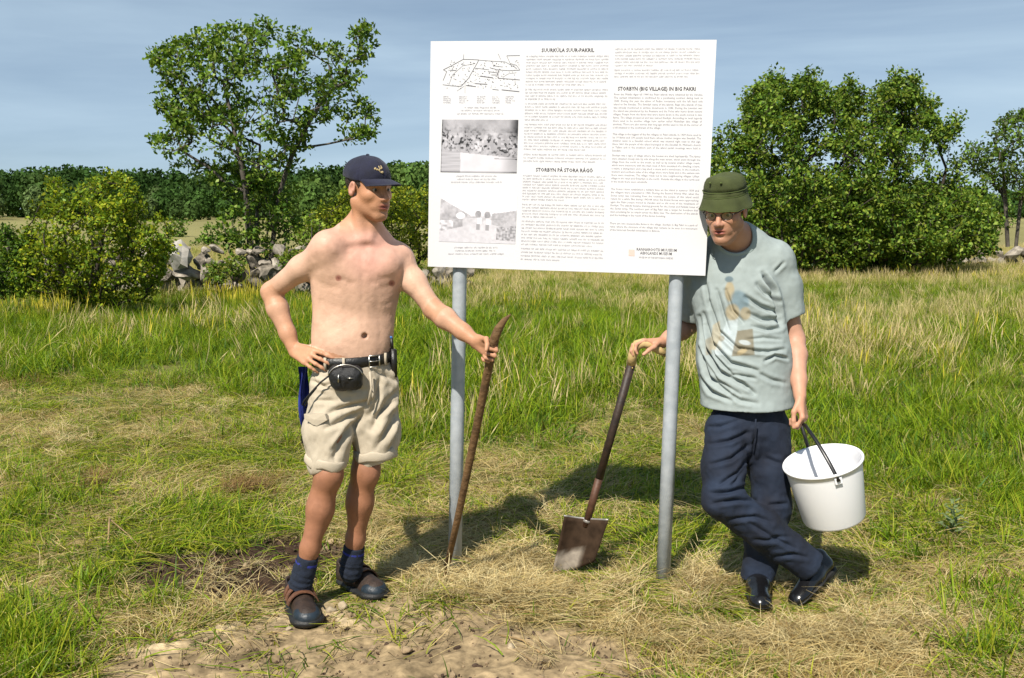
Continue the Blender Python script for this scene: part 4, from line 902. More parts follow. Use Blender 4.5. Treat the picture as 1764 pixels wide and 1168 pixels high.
# hair under the cap
F = Field(headA.c - 0.16, headA.c + 0.18, 0.004)
F.ell(headA.w(0, -0.018, 0.033), np.array((0.079, 0.098, 0.086)) * headA.k, headA.R, 0.0)
F.half(headA.w(0, 0.030, 0.0), headA.R @ np.array([0, 1.0, 0.25]), 0.01)
F.half(headA.w(0, -0.02, -0.035), headA.R @ np.array([0, 0.55, -1.0]), 0.012)
for q in (-1, 1): F.ell(headA.w(q * 0.085, -0.012, -0.012), (0.03, 0.026, 0.036), headA.R, 0.004, 'sub')
V, Q = F.mesh(); N = normals_of(V, Q); V = V + N * (0.002 * fbm(V, 120, 3))[:, None]; make_mesh('hair', V, Q, M_HAIR, man_a)
# cap
F = Field(headA.c - 0.17, headA.c + 0.20, 0.004)
F.ell(headA.w(0, -0.020, 0.045), np.array((0.087, 0.107, 0.083)) * headA.k, headA.R, 0.0)
F.half(headA.w(0, 0.02, 0.026), headA.R @ np.array([0, -0.10, -1.0]), 0.006)
F.ell(headA.w(0, -0.016, 0.000), np.array((0.080, 0.098, 0.070)) * headA.k, headA.R, 0.006, 'sub')
V, Q = F.mesh(); N = normals_of(V, Q); L = headA.loc(V); ang = np.arctan2(L[:, 0], L[:, 1] + 0.02)
V = V + N * (-0.0022 * np.exp(-(((ang * 3 / np.pi + 0.5) % 1.0 - 0.5) / 0.035) ** 2) + 0.002 * fbm(V, 22, 4))[:, None]
capA = make_mesh('cap', V, Q, M_NAVY, man_a)
mb = MB(); nu, nv = 25, 9; Vv = []
for side in (0, 1):
    for i in range(nu):
        a = math.radians(-62 + 124 * i / (nu - 1)); x0 = math.sin(a) * 0.086; y0 = math.cos(a) * 0.104 - 0.020
        ln_ = 0.088 * max(0.0, math.cos(a * 1.35)) ** 0.55
        for j in range(nv):
            t = j / (nv - 1); x = x0 * (1 - 0.10 * t); y = y0 + ln_ * t; z = 0.040 - 0.004 * t - 0.010 * t * t - 0.026 * (abs(x) / 0.09) ** 2.0 * (0.35 + 0.65 * t)
            Vv.append(headA.w(x, y, z + (0.0015 if side == 0 else -0.0015)))
Ff = []
for sdd in (0, 1):
    b = sdd * nu * nv
    for i in range(nu - 1):
        for j in range(nv - 1):
            q = (b + i * nv + j, b + (i + 1) * nv + j, b + (i + 1) * nv + j + 1, b + i * nv + j + 1); Ff.append(q if sdd else q[::-1])
for i in range(nu - 1): Ff.append((i * nv + nv - 1, (i + 1) * nv + nv - 1, nu * nv + (i + 1) * nv + nv - 1, nu * nv + i * nv + nv - 1))
mb.add(Vv, Ff); mb.build('visor', M_NAVY, capA)
mb = MB(); mb.lathe([(0.0005, 0.006), (0.006, 0.004), (0.008, 0.0)], headA.w(0, -0.020, 0.1265), headA.u, 12); mb.build('cap_button', M_NAVY, capA)
mb = MB()
def on_cap(a, e): return headA.w(math.sin(a) * math.cos(e) * 0.0885, math.cos(a) * math.cos(e) * 0.1085 - 0.020, 0.045 + math.sin(e) * 0.0845)
for a, e, r in ((0.42, 0.42, 0.005), (0.33, 0.38, 0.004), (0.24, 0.36, 0.004), (0.10, 0.26, 0.005), (0.14, 0.44, 0.004)):
    c0 = on_cap(a, e); mb.lathe([(0.0003, 0.002), (r, 0.001), (r, -0.002)], c0, c0 - headA.w(0, -0.02, 0.045), 10)
arc = [on_cap(0.13 + 0.10 * math.cos(t), 0.36 + 0.13 * math.sin(t)) for t in np.linspace(-2.6, 0.6, 12)]; mb.tube(arc, 0.0016, 6)
mb.tube([on_cap(0.22, 0.56), on_cap(0.20, 0.44)], 0.0022, 6); mb.tube([on_cap(0.10, 0.58), on_cap(0.06, 0.46), on_cap(0.12, 0.42)], 0.0022, 6)
mb.build('cap_emblem', M_TANSTITCH, capA)

# shorts
F = Field((-0.96, 3.55, 0.42), (-0.32, 4.22, 1.20), 0.004)
wst = P(607, 622, 4.022)
F.cone(wst + UP * 0.03, A['pelv'] - UP * 0.03, 0.149, 0.158, 0.05, (nA, 0.74))
kR = A['hr'] + (A['kr'] - A['hr']) * 0.86; kL = A['hl'] + (A['kl'] - A['hl']) * 0.80
F.chain([A['hr'] + np.array([0.005, 0.01, 0]), A['hr'] + (A['kr'] - A['hr']) * 0.5 + np.array([-0.012, 0.0, 0]), kR + np.array([-0.01, 0.008, 0])], [0.094, 0.087, 0.080], 0.035)
F.chain([A['hl'], A['hl'] + (A['kl'] - A['hl']) * 0.5 + np.array([0.014, 0.006, 0]), kL + np.array([0.028, 0.010, 0])], [0.092, 0.090, 0.084], 0.03)
F.ell(P(546, 748, 3.92), (0.052, 0.052, 0.075), None, 0.02)                                # bulging side pocket
F.ell(P(672, 745, 4.03), (0.042, 0.05, 0.075), None, 0.02)
tR = nrm(A['kr'] - A['hr']); tL = nrm(A['kl'] - A['hl'])
pR = P(567, 797, 3.90); pL = P(660, 782, 4.03)
F.cone(pR + nrm(np.array([0.25, -0.1, -1])) * 0.10, pR + np.array([0.02, 0, -0.2]), 0.105, 0.12, 0.004, None, 'sub')
F.cone(pL + nrm(np.array([0.05, -0.1, -1])) * 0.10, pL + np.array([0.0, 0, -0.2]), 0.103, 0.12, 0.004, None, 'sub')
F.cone(kR + np.array([-0.01, 0.008, 0.0]), kR + np.array([-0.015, 0.008, -0.12]), 0.056, 0.072, 0.004, None, 'sub'); F.cone(kL + np.array([0.026, 0.010, 0.00]), kL + np.array([0.028, 0.010, -0.12]), 0.058, 0.074, 0.004, None, 'sub')
F.half(wst + UP * 0.030, UP, 0.004)
F.cone(wst + UP * 0.02, wst + UP * 0.12, 0.140, 0.140, 0.004, (nA, 0.74), 'sub')
V, Q = F.mesh(); V = relax(V, Q, 1, 0.5); N = normals_of(V, Q)
V = folds(V, N, [([(640, 690), (600, 700), (565, 712)], 5, 0.010), ([(630, 700), (590, 725), (560, 738)], 5, 0.008), ([(625, 712), (585, 765), (575, 790)], 6, 0.012),
                 ([(605, 730), (572, 775)], 4, 0.008), ([(650, 640), (690, 660)], 5, 0.008), ([(690, 670), (660, 700), (640, 740)], 6, 0.012), ([(692, 700), (668, 740), (650, 770)], 6, 0.013),
                 ([(680, 690), (645, 720)], 4, 0.010), ([(690, 735), (675, 775)], 5, 0.010), ([(560, 650), (600, 668), (630, 672)], 5, 0.007), ([(535, 655), (570, 672)], 4, 0.007),
                 ([(640, 650), (636, 690)], 3, 0.005), ([(655, 650), (648, 690), (640, 715)], 5, 0.009), ([(545, 690), (575, 690)], 4, 0.005), ([(600, 640), (575, 660), (545, 668)], 4, 0.006)])
V = V + N * (0.0050 * fbm(V * np.array([1, 1, 0.6]), 24, 8, 3))[:, None]
shorts = make_mesh('shorts', V, Q, M_SHORTS, man_a)
# rolled hems
def hem(c, rx, tilt, r, name='hem'):
    mb = MB(); pts = []
    ax = nrm(tilt); u = nrm(np.cross(ax, [0, 1, 0])); w = np.cross(ax, u)
    for k in range(29):
        a = 2 * math.pi * k / 28; rr = rx * (1 + 0.04 * math.sin(3 * a + c[0] * 50)); pts.append(c + rr * (math.cos(a) * u + math.sin(a) * w) + ax * 0.004 * math.sin(5 * a))
    V = []; n = 10
    for p in pts[:-1]:
        o = nrm(p - c); o = nrm(o - ax * np.dot(o, ax))
        for k in range(n):
            a = 2 * math.pi * k / n; V.append(p + o * math.cos(a) * r * 0.30 + ax * math.sin(a) * r * (1 + 0.15 * math.sin(p[0] * 90)))
    m = len(pts) - 1; Fc = [(i * n + k, ((i + 1) % m) * n + k, ((i + 1) % m) * n + (k + 1) % n, i * n + (k + 1) % n) for i in range(m) for k in range(n)]
    mb.add(V, Fc); return mb.build(name, M_SHORTS, shorts)
hem(kR + np.array([-0.012, 0.006, 0.004]), 0.0785, (0.16, 0.02, 1), 0.020); hem(kL + np.array([0.028, 0.008, 0.002]), 0.0825, (-0.06, 0.02, 1), 0.020)
# pocket flap, its patch and fly seam, each standing a little proud of the cloth
def patch(pix, d, th, name, parent, m=M_SHORTS, bulge=0.0, nrmv=None):
    """small sewn-on piece whose outline is given in frame pixels"""
    nv_ = nA if nrmv is None else nrm(nrmv); P0 = [P(x, y, d) for x, y in pix]; c = np.mean(P0, 0); dv = np.array([0, 1.0, 0])
    pts = [q - nv_ * np.dot(q - c, nv_) / np.dot(dv, nv_) * 0 for q in P0]
    slope = [(-(q - c)[0] * nv_[0] - (q - c)[2] * nv_[2]) / nv_[1] for q in pts]
    pts = [q + dv * s for q, s in zip(pts, slope)]
    n = len(pts); Vp = [p + nv_ * th for p in pts] + [p - nv_ * 0.012 for p in pts] + [c + nv_ * (th + bulge)]
    Fp = [(i, (i + 1) % n, 2 * n) for i in range(n)] + [(i, i + n, (i + 1) % n + n, (i + 1) % n) for i in range(n)]
    return make_mesh(name, np.array(Vp), Fp, m, parent, smooth=False)
nPk = nrm([-0.28, -1, 0.08])
patch([(524, 714), (562, 712), (566, 722), (548, 733), (540, 731), (525, 722)], 3.856, 0.008, 'pocket_flap', shorts, bulge=0.004, nrmv=nPk)
mb = MB(); mb.tube([P(561, 726, 3.862), P(561, 755, 3.852), P(564, 782, 3.848)], 0.005, 6); mb.build('pocket_seam', M_SHORTS, shorts)
mb = MB(); mb.tube([P(637, 640, 3.900), P(640, 668, 3.896), P(634, 697, 3.90)], 0.005, 6); mb.build('fly_seam', M_SHORTS, shorts)
# belt and buckle
def ring_pts(c, rx, kf, n=48, tilt=0.0, droop=0.0):
    return [c + xA * rx * math.cos(a) + nA * rx * kf * math.sin(a) + UP * (tilt * math.cos(a) - droop * max(0, math.sin(a))) for a in np.linspace(0, 2 * math.pi, n, endpoint=False)]
def band(c, rx, kf, hh, th, tilt=0.0, droop=0.0):
    pts = ring_pts(c, rx, kf, 48, tilt, droop); V = []
    for p in pts:
        o = nrm(p - c); V += [p + UP * hh, p + o * th + UP * hh * 0.9, p + o * th - UP * hh * 0.9, p - UP * hh]
    m = len(pts); return V, [(i * 4 + k, ((i + 1) % m) * 4 + k, ((i + 1) % m) * 4 + (k + 1) % 4, i * 4 + (k + 1) % 4) for i in range(m) for k in range(4)]
mb = MB(); mb.add(*band(P(607, 616, 4.025), 0.152, 0.75, 0.021, 0.007, 0.006, 0.004)); belt = mb.build('belt', M_BELT, man_a)
def on_belt(px_, dz=0.0, out=0.012):
    c = P(607, 616, 4.025); best = None
    for a in np.linspace(0, math.pi, 200):
        p = c + xA * (0.152 + out) * math.cos(a) + nA * (0.152 * 0.75 + out) * math.sin(a) + UP * (0.006 * math.cos(a) - 0.004 * math.sin(a) + dz)
        x, y = PX(p)
        if best is None or abs(x - px_) < best[0]: best = (abs(x - px_), p, a)
    a = best[2]; o = nrm(xA * math.cos(a) * 0.75 + nA * math.sin(a)); t = nrm(np.cross(UP, o)); return best[1], o, (t if t[0] > 0 else -t)
p, o, t = on_belt(645); mb = MB()
q = [p - t * 0.022 + UP * 0.022, p + t * 0.022 + UP * 0.022, p + t * 0.022 - UP * 0.022, p - t * 0.022 - UP * 0.022]
for i in range(4): mb.tube([q[i], q[(i + 1) % 4]], 0.003, 6)
mb.tube([p - t * 0.022, p + t * 0.02], 0.0022, 6); mb.build('buckle', M_STEEL, belt)
for bx in (664, 592, 560):
    p, o, t = on_belt(bx, 0, 0.010); mb = MB(); mb.box(p, t * 0.005, o * 0.003, UP * 0.024); mb.build('belt_loop', M_SHORTS, shorts)
# pouch with zip, pull and cord
pc, po, pt = on_belt(596, -0.048, 0.035)
F = Field(pc - 0.12, pc + 0.12, 0.003); Rp = np.stack([pt, po, UP], 1)
F.cone(pc - pt * 0.032 + UP * 0.012, pc + pt * 0.030 + UP * 0.012, 0.036, 0.036, 0.01, (po, 0.85)); F.cone(pc - pt * 0.026 - UP * 0.022, pc + pt * 0.034 - UP * 0.020, 0.030, 0.028, 0.014, (po, 0.95)); F.cone(pc - pt * 0.03 + po * 0.012, pc + pt * 0.03 + po * 0.012, 0.022, 0.022, 0.012)
V, Q = F.mesh(); N = normals_of(V, Q); V = V + N * (0.003 * fbm(V, 45, 61))[:, None]; pouch = make_mesh('pouch', V, Q, M_BLACKNYLON, man_a)
mb = MB(); mb.tube([pc + pt * 0.066 * math.cos(a) + UP * (0.052 * math.sin(a) - 0.0) + po * (0.018 + 0.006 * math.sin(a)) for a in np.linspace(0.25, 2.9, 20)], 0.0024, 6); mb.build('zip', M_STEEL, pouch)
mb = MB(); mb.tube([pc + po * 0.041 - pt * 0.024 + UP * 0.018, pc + po * 0.043 - pt * 0.026 - UP * 0.012], 0.0026, 6); mb.build('zip_pull', M_STEEL, pouch)
mb = MB(); mb.box(pc + po * 0.0405 + pt * 0.018 + UP * 0.003, pt * 0.010, po * 0.001, UP * 0.0018); mb.build('pouch_tag', M_STEEL, pouch)
mb = MB(); mb.tube([P(566, 648, 3.86), P(553, 658, 3.862), P(538, 674, 3.868), P(524, 690, 3.88), P(521, 698, 3.885), P(525, 699, 3.885), P(532, 684, 3.875), P(545, 668, 3.866)], 0.0035, 6); mb.build('wrist_cord', M_BLACKNYLON, pouch)
# clip-on sheath with a pen at the far hip
mb = MB(); sx = P(678, 612, 4.02); mb.box(sx - UP * 0.03, xA * 0.011 + UP * -0.002, nA * 0.014, UP * 0.055); mb.tube([sx + UP * 0.02 - xA * 0.004, sx + UP * 0.068 - xA * 0.008], 0.006, 8); mb.build('belt_sheath', M_BELT, man_a)
mb = MB(); mb.tube([sx + UP * 0.066 - xA * 0.008, sx + UP * 0.076 - xA * 0.009], 0.0045, 8); mb.build('pen_cap', mat('bright_blue_plastic', (0.02, 0.16, 0.45), 0.3), man_a)
# blue cloth hanging out of the back pocket
V = []; Fc = []; nx_, nz_ = 7, 12
for j in range(nz_):
    for i in range(nx_):
        u = i / (nx_ - 1); v = j / (nz_ - 1); x = 513 + 16 * u + 5 * v + 2 * math.sin(v * 9 + u * 4); p = P(x, 632 + 132 * v, 4.06 + 0.07 * u + 0.012 * math.sin(u * 9 + v * 5)); V.append(p)
b = len(V)
V += [v + np.array([0.004, 0.008, 0]) for v in V]
for j in range(nz_ - 1):
    for i in range(nx_ - 1): q = (j * nx_ + i, j * nx_ + i + 1, (j + 1) * nx_ + i + 1, (j + 1) * nx_ + i); Fc.append(q[::-1]); Fc.append(tuple(b + k for k in q))
make_mesh('blue_cloth', np.array(V), Fc, M_ROYAL, man_a)
# ring
fr = P(549, 616, 3.905)
# socks and strapped shoes
def sock(an, foot, t):
    F = Field(an - 0.14, an + np.array([0.14, 0.14, 0.16]), 0.004)
    F.chain([an + t * 0.075, an + t * 0.02, an - t * 0.03, foot], [0.0425, 0.0415, 0.042, 0.044], 0.02)
    F.half(an + t * 0.085, t, 0.004)
    V, Q = F.mesh(); N = normals_of(V, Q); hz = (V - an) @ t
    V = V + N * (0.0014 * np.sin(hz * 260 + 3 * noise3(V, 30, 2)) * (hz < 0.02) + 0.0015 * fbm(V, 40, 6))[:, None]
    return make_mesh('sock', V, Q, M_SOCK, man_a)
def strap_shoe(heel, toe, up):
    f, u, s = shoe_frame(heel, toe, up); Ln = np.linalg.norm(toe - heel); R = np.stack([s, f, u], 1); c = (heel + toe) / 2
    F = Field(c - 0.21, c + 0.21, 0.004)
    F.cone(heel + f * 0.035 + u * 0.040, heel + f * 0.12 + u * 0.044, 0.042, 0.048, 0.03); F.cone(heel + f * 0.12 + u * 0.046, toe - f * 0.05 + u * 0.030, 0.050, 0.041, 0.03)
    F.ell(toe - f * 0.062 + u * 0.026, (0.052, 0.060, 0.036), R, 0.02); F.cone(heel + f * 0.035 + u * 0.05, heel + f * 0.03 + u * 0.088, 0.043, 0.041, 0.02)
    F.half(heel + u * 0.016, -u, 0.004); F.half(heel + u * 0.100, u, 0.004)
    F.cone(heel + f * 0.045 + u * 0.075, heel + f * 0.05 + u * 0.16, 0.032, 0.050, 0.006, None, 'sub')
    V, Q = F.mesh(); sh = make_mesh('shoe', V, Q, M_SHOEDARK, man_a)
    F = Field(c - 0.21, c + 0.21, 0.004)
    F.cone(heel + f * 0.045 + u * 0.012, heel + f * 0.15 + u * 0.012, 0.052, 0.058, 0.03, (u, 0.36)); F.cone(heel + f * 0.15 + u * 0.014, toe - f * 0.060 + u * 0.016, 0.058, 0.066, 0.03, (u, 0.40))
    V, Q = F.mesh(); make_mesh('sole', V, Q, M_SOLE, sh)
    F = Field(toe - 0.15, toe + 0.15, 0.004); F.ell(toe - f * 0.060 + u * 0.030, (0.0535, 0.0605, 0.0400), R, 0.0)
    F.half(toe - f * 0.085 + u * 0.06, nrm(-f + u * 0.9), 0.01); F.half(heel + u * 0.014, -u, 0.002)
    V, Q = F.mesh(); make_mesh('toe_cap', V, Q, M_SHOEBLUE, sh)
    for k, (a_, hgt) in enumerate(((0.095, 0.112), (0.130, 0.106), (0.165, 0.094))):
        mb = MB(); pts = []; c0 = heel + f * a_ * (Ln / 0.29)
        for t in np.linspace(-1.25, 1.25, 13):
            pts.append(c0 + s * 0.060 * math.sin(t) + u * (0.030 + (hgt - 0.030) * math.cos(t)))
        Vt = []
        for p in pts:
            Vt += [p - f * 0.0145, p + f * 0.0145, p + f * 0.0145 + nrm(p - c0 - u * 0.03) * 0.0045, p - f * 0.0145 + nrm(p - c0 - u * 0.03) * 0.0045]
        Fs = [(i * 4 + q, i * 4 + (q + 1) % 4, (i + 1) * 4 + (q + 1) % 4, (i + 1) * 4 + q) for i in range(12) for q in range(4)] + [(0, 3, 2, 1), (48, 49, 50, 51)]
        mb.add(Vt, Fs); mb.build('strap', M_SHOEBROWN, sh, smooth=False)
    return sh
for (a, b), an, kn in ((hrA, A['ar'], A['kr']), (hlA, A['al'], A['kl'])):
    t = nrm(kn - an); sk = sock(an, a + nrm(b - a) * 0.06 + UP * 0.06, t)
    mb = MB(); u_ = nrm(np.cross(t, [0, 1, 0])); w_ = np.cross(t, u_)
    mb.lathe([(0.0430, 0.0), (0.0438, 0.006), (0.0430, 0.012)], an + t * 0.052, t, 20); mb.build('sock_stripe', M_SOCKBLUE, sk)
    strap_shoe(a, b, UP)
# ================================================================== the man in the bucket hat with spade and bucket
man_b = empty('person', (1.00, 3.90, 0.0), 'person in olive bucket hat, glasses, grey tee shirt and jeans leaning on the sign', 'person')
B = dict(neck=P(1268, 402, 4.27), sl=P(1334, 450, 4.29), el=P(1370, 585, 4.27), wl=P(1378, 682, 4.09),
         sr=P(1212, 462, 4.39), er=P(1187, 560, 4.45), wr=P(1141, 590, 4.36),
         chest=P(1272, 490, 4.30), waist=P(1283, 610, 4.25), pelv=P(1290, 715, 4.19),
         hr=P(1252, 742, 4.16), kr=P(1246, 862, 4.03), ar=P(1388, 968, 4.06),
         hl=P(1326, 742, 4.21), kl=P(1328, 875, 4.14), al=P(1302, 1000, 4.12))
nB = nrm([-0.14, -1, 0.02]); xB = nrm(np.cross([0, 0, 1.0], -nB)); xB = xB if xB[0] > 0 else -xB; RB = np.stack([xB, -nB, UP], 1)
headB = Head(P(1249, 363, 4.150), (-0.46, -0.86, -0.20), (-0.11, -0.16, 1.0), 0.965)
F = Field((0.38, 3.58, -0.02), (1.38, 4.48, 1.76), 0.004, 0.94)
F.cone(B['pelv'], B['waist'], 0.145, 0.140, 0.05, (nB, 0.66)); F.cone(B['waist'], B['chest'], 0.140, 0.140, 0.06, (nB, 0.62))
F.cone(B['chest'], B['chest'] + UP * 0.05, 0.140, 0.115, 0.05, (nB, 0.60))
for sgn, sh in ((-1, B['sr']), (1, B['sl'])): F.cone(B['neck'] + UP * 0.0 + xB * sgn * 0.03, sh - xB * sgn * 0.02, 0.042, 0.046, 0.05)
F.cone(B['neck'] - UP * 0.03, headB.w(0, -0.022, -0.055), 0.064, 0.057, 0.045)
F.ell(headB.w(0, 0.018, -0.118), (0.035, 0.035, 0.025), headB.R, 0.03)
arm(F, B['sl'], B['el'], B['wl']); arm(F, B['sr'], B['er'], B['wr'])
hand(F, B['wl'], P(1387, 728, 4.045) - B['wl'], (0.80, -0.45, 0.15), (-0.45, -0.85, 0), [(42, 78, 62), (46, 80, 62), (48, 82, 62), (52, 82, 60)],
     [(0.75, 0.35, -0.40, 0.045), (0.95, -0.1, -0.25, 0.034), (0.95, -0.2, -0.2, 0.028)], 1.0, 0.05)
hand(F, B['wr'], P(1104, 588, 4.34) - B['wr'], (0.12, 0.25, 1.0), (0, -1, 0), [(26, 52, 46), (24, 50, 44), (26, 50, 44), (32, 52, 44)],
     [(0.60, 0.65, -0.45, 0.042), (0.80, 0.25, -0.5, 0.034), (0.75, -0.05, -0.65, 0.028)], 1.0, 0.10)
leg(F, B['hr'], B['kr'], B['ar'], nrm([-0.2, -1, 0]), 0.80); leg(F, B['hl'], B['kl'], B['al'], nrm([0, -1, 0]), 0.80)
hB1 = (P(1418, 968, 4.10), P(1370, 1024, 3.985)); hB2 = (P(1318, 1018, 4.22), P(1293, 1030, 3.95))
for (a, b), an in ((hB1, B['ar']), (hB2, B['al'])):
    F.cone(an, an + nrm(b - a) * 0.02, 0.030, 0.028, 0.02)
F.rs = 1.0; headB.sculpt(F, 0.0012)
V, Q = F.mesh(); V = relax(V, Q, 1, 0.4); C = np.tile(np.array([0.53, 0.29, 0.20]), (len(V), 1)); px, py = PX(V)
for sh, el, wr in ((B['sr'], B['er'], B['wr']), (B['sl'], B['el'], B['wl'])):
    t, dd = along(V, el, wr); C = tint(C, 0.5 * smoothstep(0.5, 1.1, t) * (np.linalg.norm(V - wr, axis=1) < 0.26), SK_TAN * 0.95 + SK_PINK * 0.1)
C = headB.paint(V, C, 0.42, np.array([0.47, 0.235, 0.145]))
make_mesh('body', V, Q, M_SKIN, man_b, col=C); headB.eyes(man_b)
F = Field(headB.c - 0.16, headB.c + 0.18, 0.004); F.ell(headB.w(0, -0.018, 0.033), np.array((0.0785, 0.098, 0.086)) * headB.k, headB.R, 0.0)
F.half(headB.w(0, 0.020, 0.0), headB.R @ np.array([0, 1.0, 0.25]), 0.01); F.half(headB.w(0, -0.02, -0.040), headB.R @ np.array([0, 0.4, -1.0]), 0.012)
for q in (-1, 1): F.ell(headB.w(q * 0.085, -0.012, -0.012), (0.03, 0.026, 0.036), headB.R, 0.004, 'sub')
V, Q = F.mesh(); make_mesh('hair', V, Q, M_HAIR, man_b)
# bucket hat
def hat_ring(r, h, n=56, ph=0.0, oval=1.14):
    h = h * 0.94 - 0.006; return [headB.w(r * math.sin(a), r * oval * math.cos(a) - 0.016, h + ph * (0.5 * math.sin(2 * a + 1) + 0.5 * math.sin(3 * a))) for a in np.linspace(0, 2 * math.pi, n, endpoint=False)]
prof = [(0.004, 0.163, 0.002), (0.03, 0.163, 0.003), (0.054, 0.160, 0.004), (0.070, 0.152, 0.003), (0.079, 0.137, 0.002), (0.0835, 0.118, 0.002), (0.0850, 0.103, 0.001), (0.0825, 0.1015, 0.001),
        (0.0880, 0.098, 0.0), (0.0895, 0.080, 0.0), (0.0890, 0.077, 0.0), (0.0920, 0.074, 0.0), (0.099, 0.050, 0.002), (0.1075, 0.027, 0.003), (0.110, 0.022, 0.004), (0.1075, 0.022, 0.004), (0.096, 0.047, 0.002), (0.086, 0.074, 0.0), (0.083, 0.10, 0)]
V = []; n = 56
for r, h, ph in prof: V += hat_ring(r, h, n, ph)
V = np.array(V); Lh = headB.loc(V); V = V + (V - headB.w(0, -0.016, 0.08)) * (0.06 * noise3(Lh, 20, 3) + 0.035 * noise3(Lh, 45, 5))[:, None]
Fh = [(i * n + k, i * n + (k + 1) % n, (i + 1) * n + (k + 1) % n, (i + 1) * n + k) for i in range(len(prof) - 1) for k in range(n)] + [tuple(range(n))[::-1]]
hat = make_mesh('bucket_hat', V, [f[::-1] for f in Fh], M_OLIVE, man_b)
for r, h, ph, rr in ((0.0888, 0.0985, 0.0, 0.0015), (0.0905, 0.0775, 0, 0.0014), (0.1098, 0.0225, 0.004, 0.0016)):
    pts = np.array(hat_ring(r, h, 57, ph)); Lh = headB.loc(pts); pts = pts + (pts - headB.w(0, -0.016, 0.08)) * (0.06 * noise3(Lh, 20, 3) + 0.035 * noise3(Lh, 45, 5))[:, None]
    mb = MB(); mb.tube(list(pts) + [pts[0]], rr, 6, cap=False); mb.build('hat_seam', M_OLIVE2, hat)
for a0 in (0.45, -0.15):
    c0 = headB.w(0.084 * math.sin(a0), 0.084 * 1.14 * math.cos(a0) - 0.016, 0.128); mb = MB(); mb.lathe([(0.0005, 0.003), (0.004, 0.002), (0.005, -0.003)], c0, c0 - headB.w(0, -0.016, 0.128), 10); mb.build('hat_eyelet', M_OLIVE2, hat)
# spectacles
gl = MB()
for q in (-1, 1):
    pts = [headB.w(q * (0.034 + 0.0225 * math.cos(a)), 0.094 - 0.22 * abs(0.034 + 0.0225 * math.cos(a)) * 0.4, -0.004 + 0.0165 * math.sin(a)) for a in np.linspace(0, 2 * math.pi, 25)]
    gl.tube(pts, 0.0016, 6, cap=False); gl.tube([headB.w(q * 0.0565, 0.089, 0.003), headB.w(q * 0.072, 0.070, 0.004), headB.w(q * 0.081, -0.005, 0.006)], 0.0022, 6)
gl.tube([headB.w(-0.0115, 0.093, 0.0), headB.w(0, 0.0965, 0.003), headB.w(0.0115, 0.093, 0.0)], 0.0020, 6)
glasses = gl.build('glasses', M_FRAME, man_b)
for q in (-1, 1):
    mb = MB(); nn = 20; Vl = [headB.w(q * (0.034 + 0.0215 * math.cos(a)), 0.0935 - 0.088 * abs(0.034 + 0.0215 * math.cos(a)) + o, -0.004 + 0.0155 * math.sin(a)) for o in (0.0006, -0.0006) for a in np.linspace(0, 2 * math.pi, nn, endpoint=False)]
    mb.add(Vl, [tuple(range(nn)), tuple(range(2 * nn - 1, nn - 1, -1))] + [(i, i + nn, (i + 1) % nn + nn, (i + 1) % nn) for i in range(nn)]); mb.build('lens', M_LENS, glasses, smooth=False)

# tee shirt
F = Field((0.58, 3.77, 0.68), (1.40, 4.52, 1.62), 0.004)
hemc = P(1288, 694, 4.195)
F.cone(hemc - UP * 0.05, B['waist'], 0.190, 0.184, 0.06, (nB, 0.74)); F.cone(B['waist'], B['chest'] - UP * 0.02, 0.185, 0.181, 0.06, (nB, 0.70))
F.cone(B['chest'] - UP * 0.02, B['chest'] + UP * 0.085, 0.181, 0.135, 0.07, (nB, 0.68))
F.ell(B['waist'] + nB * 0.03 - UP * 0.03, (0.15, 0.115, 0.15), RB, 0.06)
for sgn, sh in ((-1, B['sr']), (1, B['sl'])):
    F.cone(B['neck'] - UP * 0.004 + xB * sgn * 0.035, sh + UP * 0.004, 0.050, 0.066, 0.05)
    F.cone(B['chest'] + xB * sgn * 0.10 + UP * 0.05, sh, 0.075, 0.075, 0.05)
eL = B['sl'] + (B['el'] - B['sl']) * 0.66; eR = B['sr'] + (B['er'] - B['sr']) * 0.80
F.chain([B['sl'], B['sl'] + (eL - B['sl']) * 0.5 + np.array([0.008, 0, 0]), eL + np.array([-0.004, 0, 0])], [0.072, 0.073, 0.072], 0.03)
F.chain([B['sr'], eR], [0.070, 0.074], 0.03)
for e, s_ in ((eL, B['sl']), (eR, B['sr'])):
    t = nrm(e - s_); F.cone(e + t * 0.102, e + t * 0.16, 0.105, 0.11, 0.004, None, 'sub'); F.cone(e - t * 0.09, e + t * 0.09, 0.052, 0.060, 0.006, None, 'sub')
F.half(hemc + np.array([0, 0, -0.012]), (0.02, 0.02, -1), 0.004)
F.cone(hemc - UP * 0.14, hemc - UP * 0.006, 0.170, 0.160, 0.006, (nB, 0.70), 'sub')
nk = B['neck'] + np.array([-0.012, -0.030, -0.01]); nax = nrm(headB.w(0, -0.02, -0.06) - B['neck'] + UP * 0.05)
F.cone(nk, nk + nax * 0.16, 0.070, 0.078, 0.010, None, 'sub')
V, Q = F.mesh(); V = relax(V, Q, 1, 0.5); N = normals_of(V, Q)
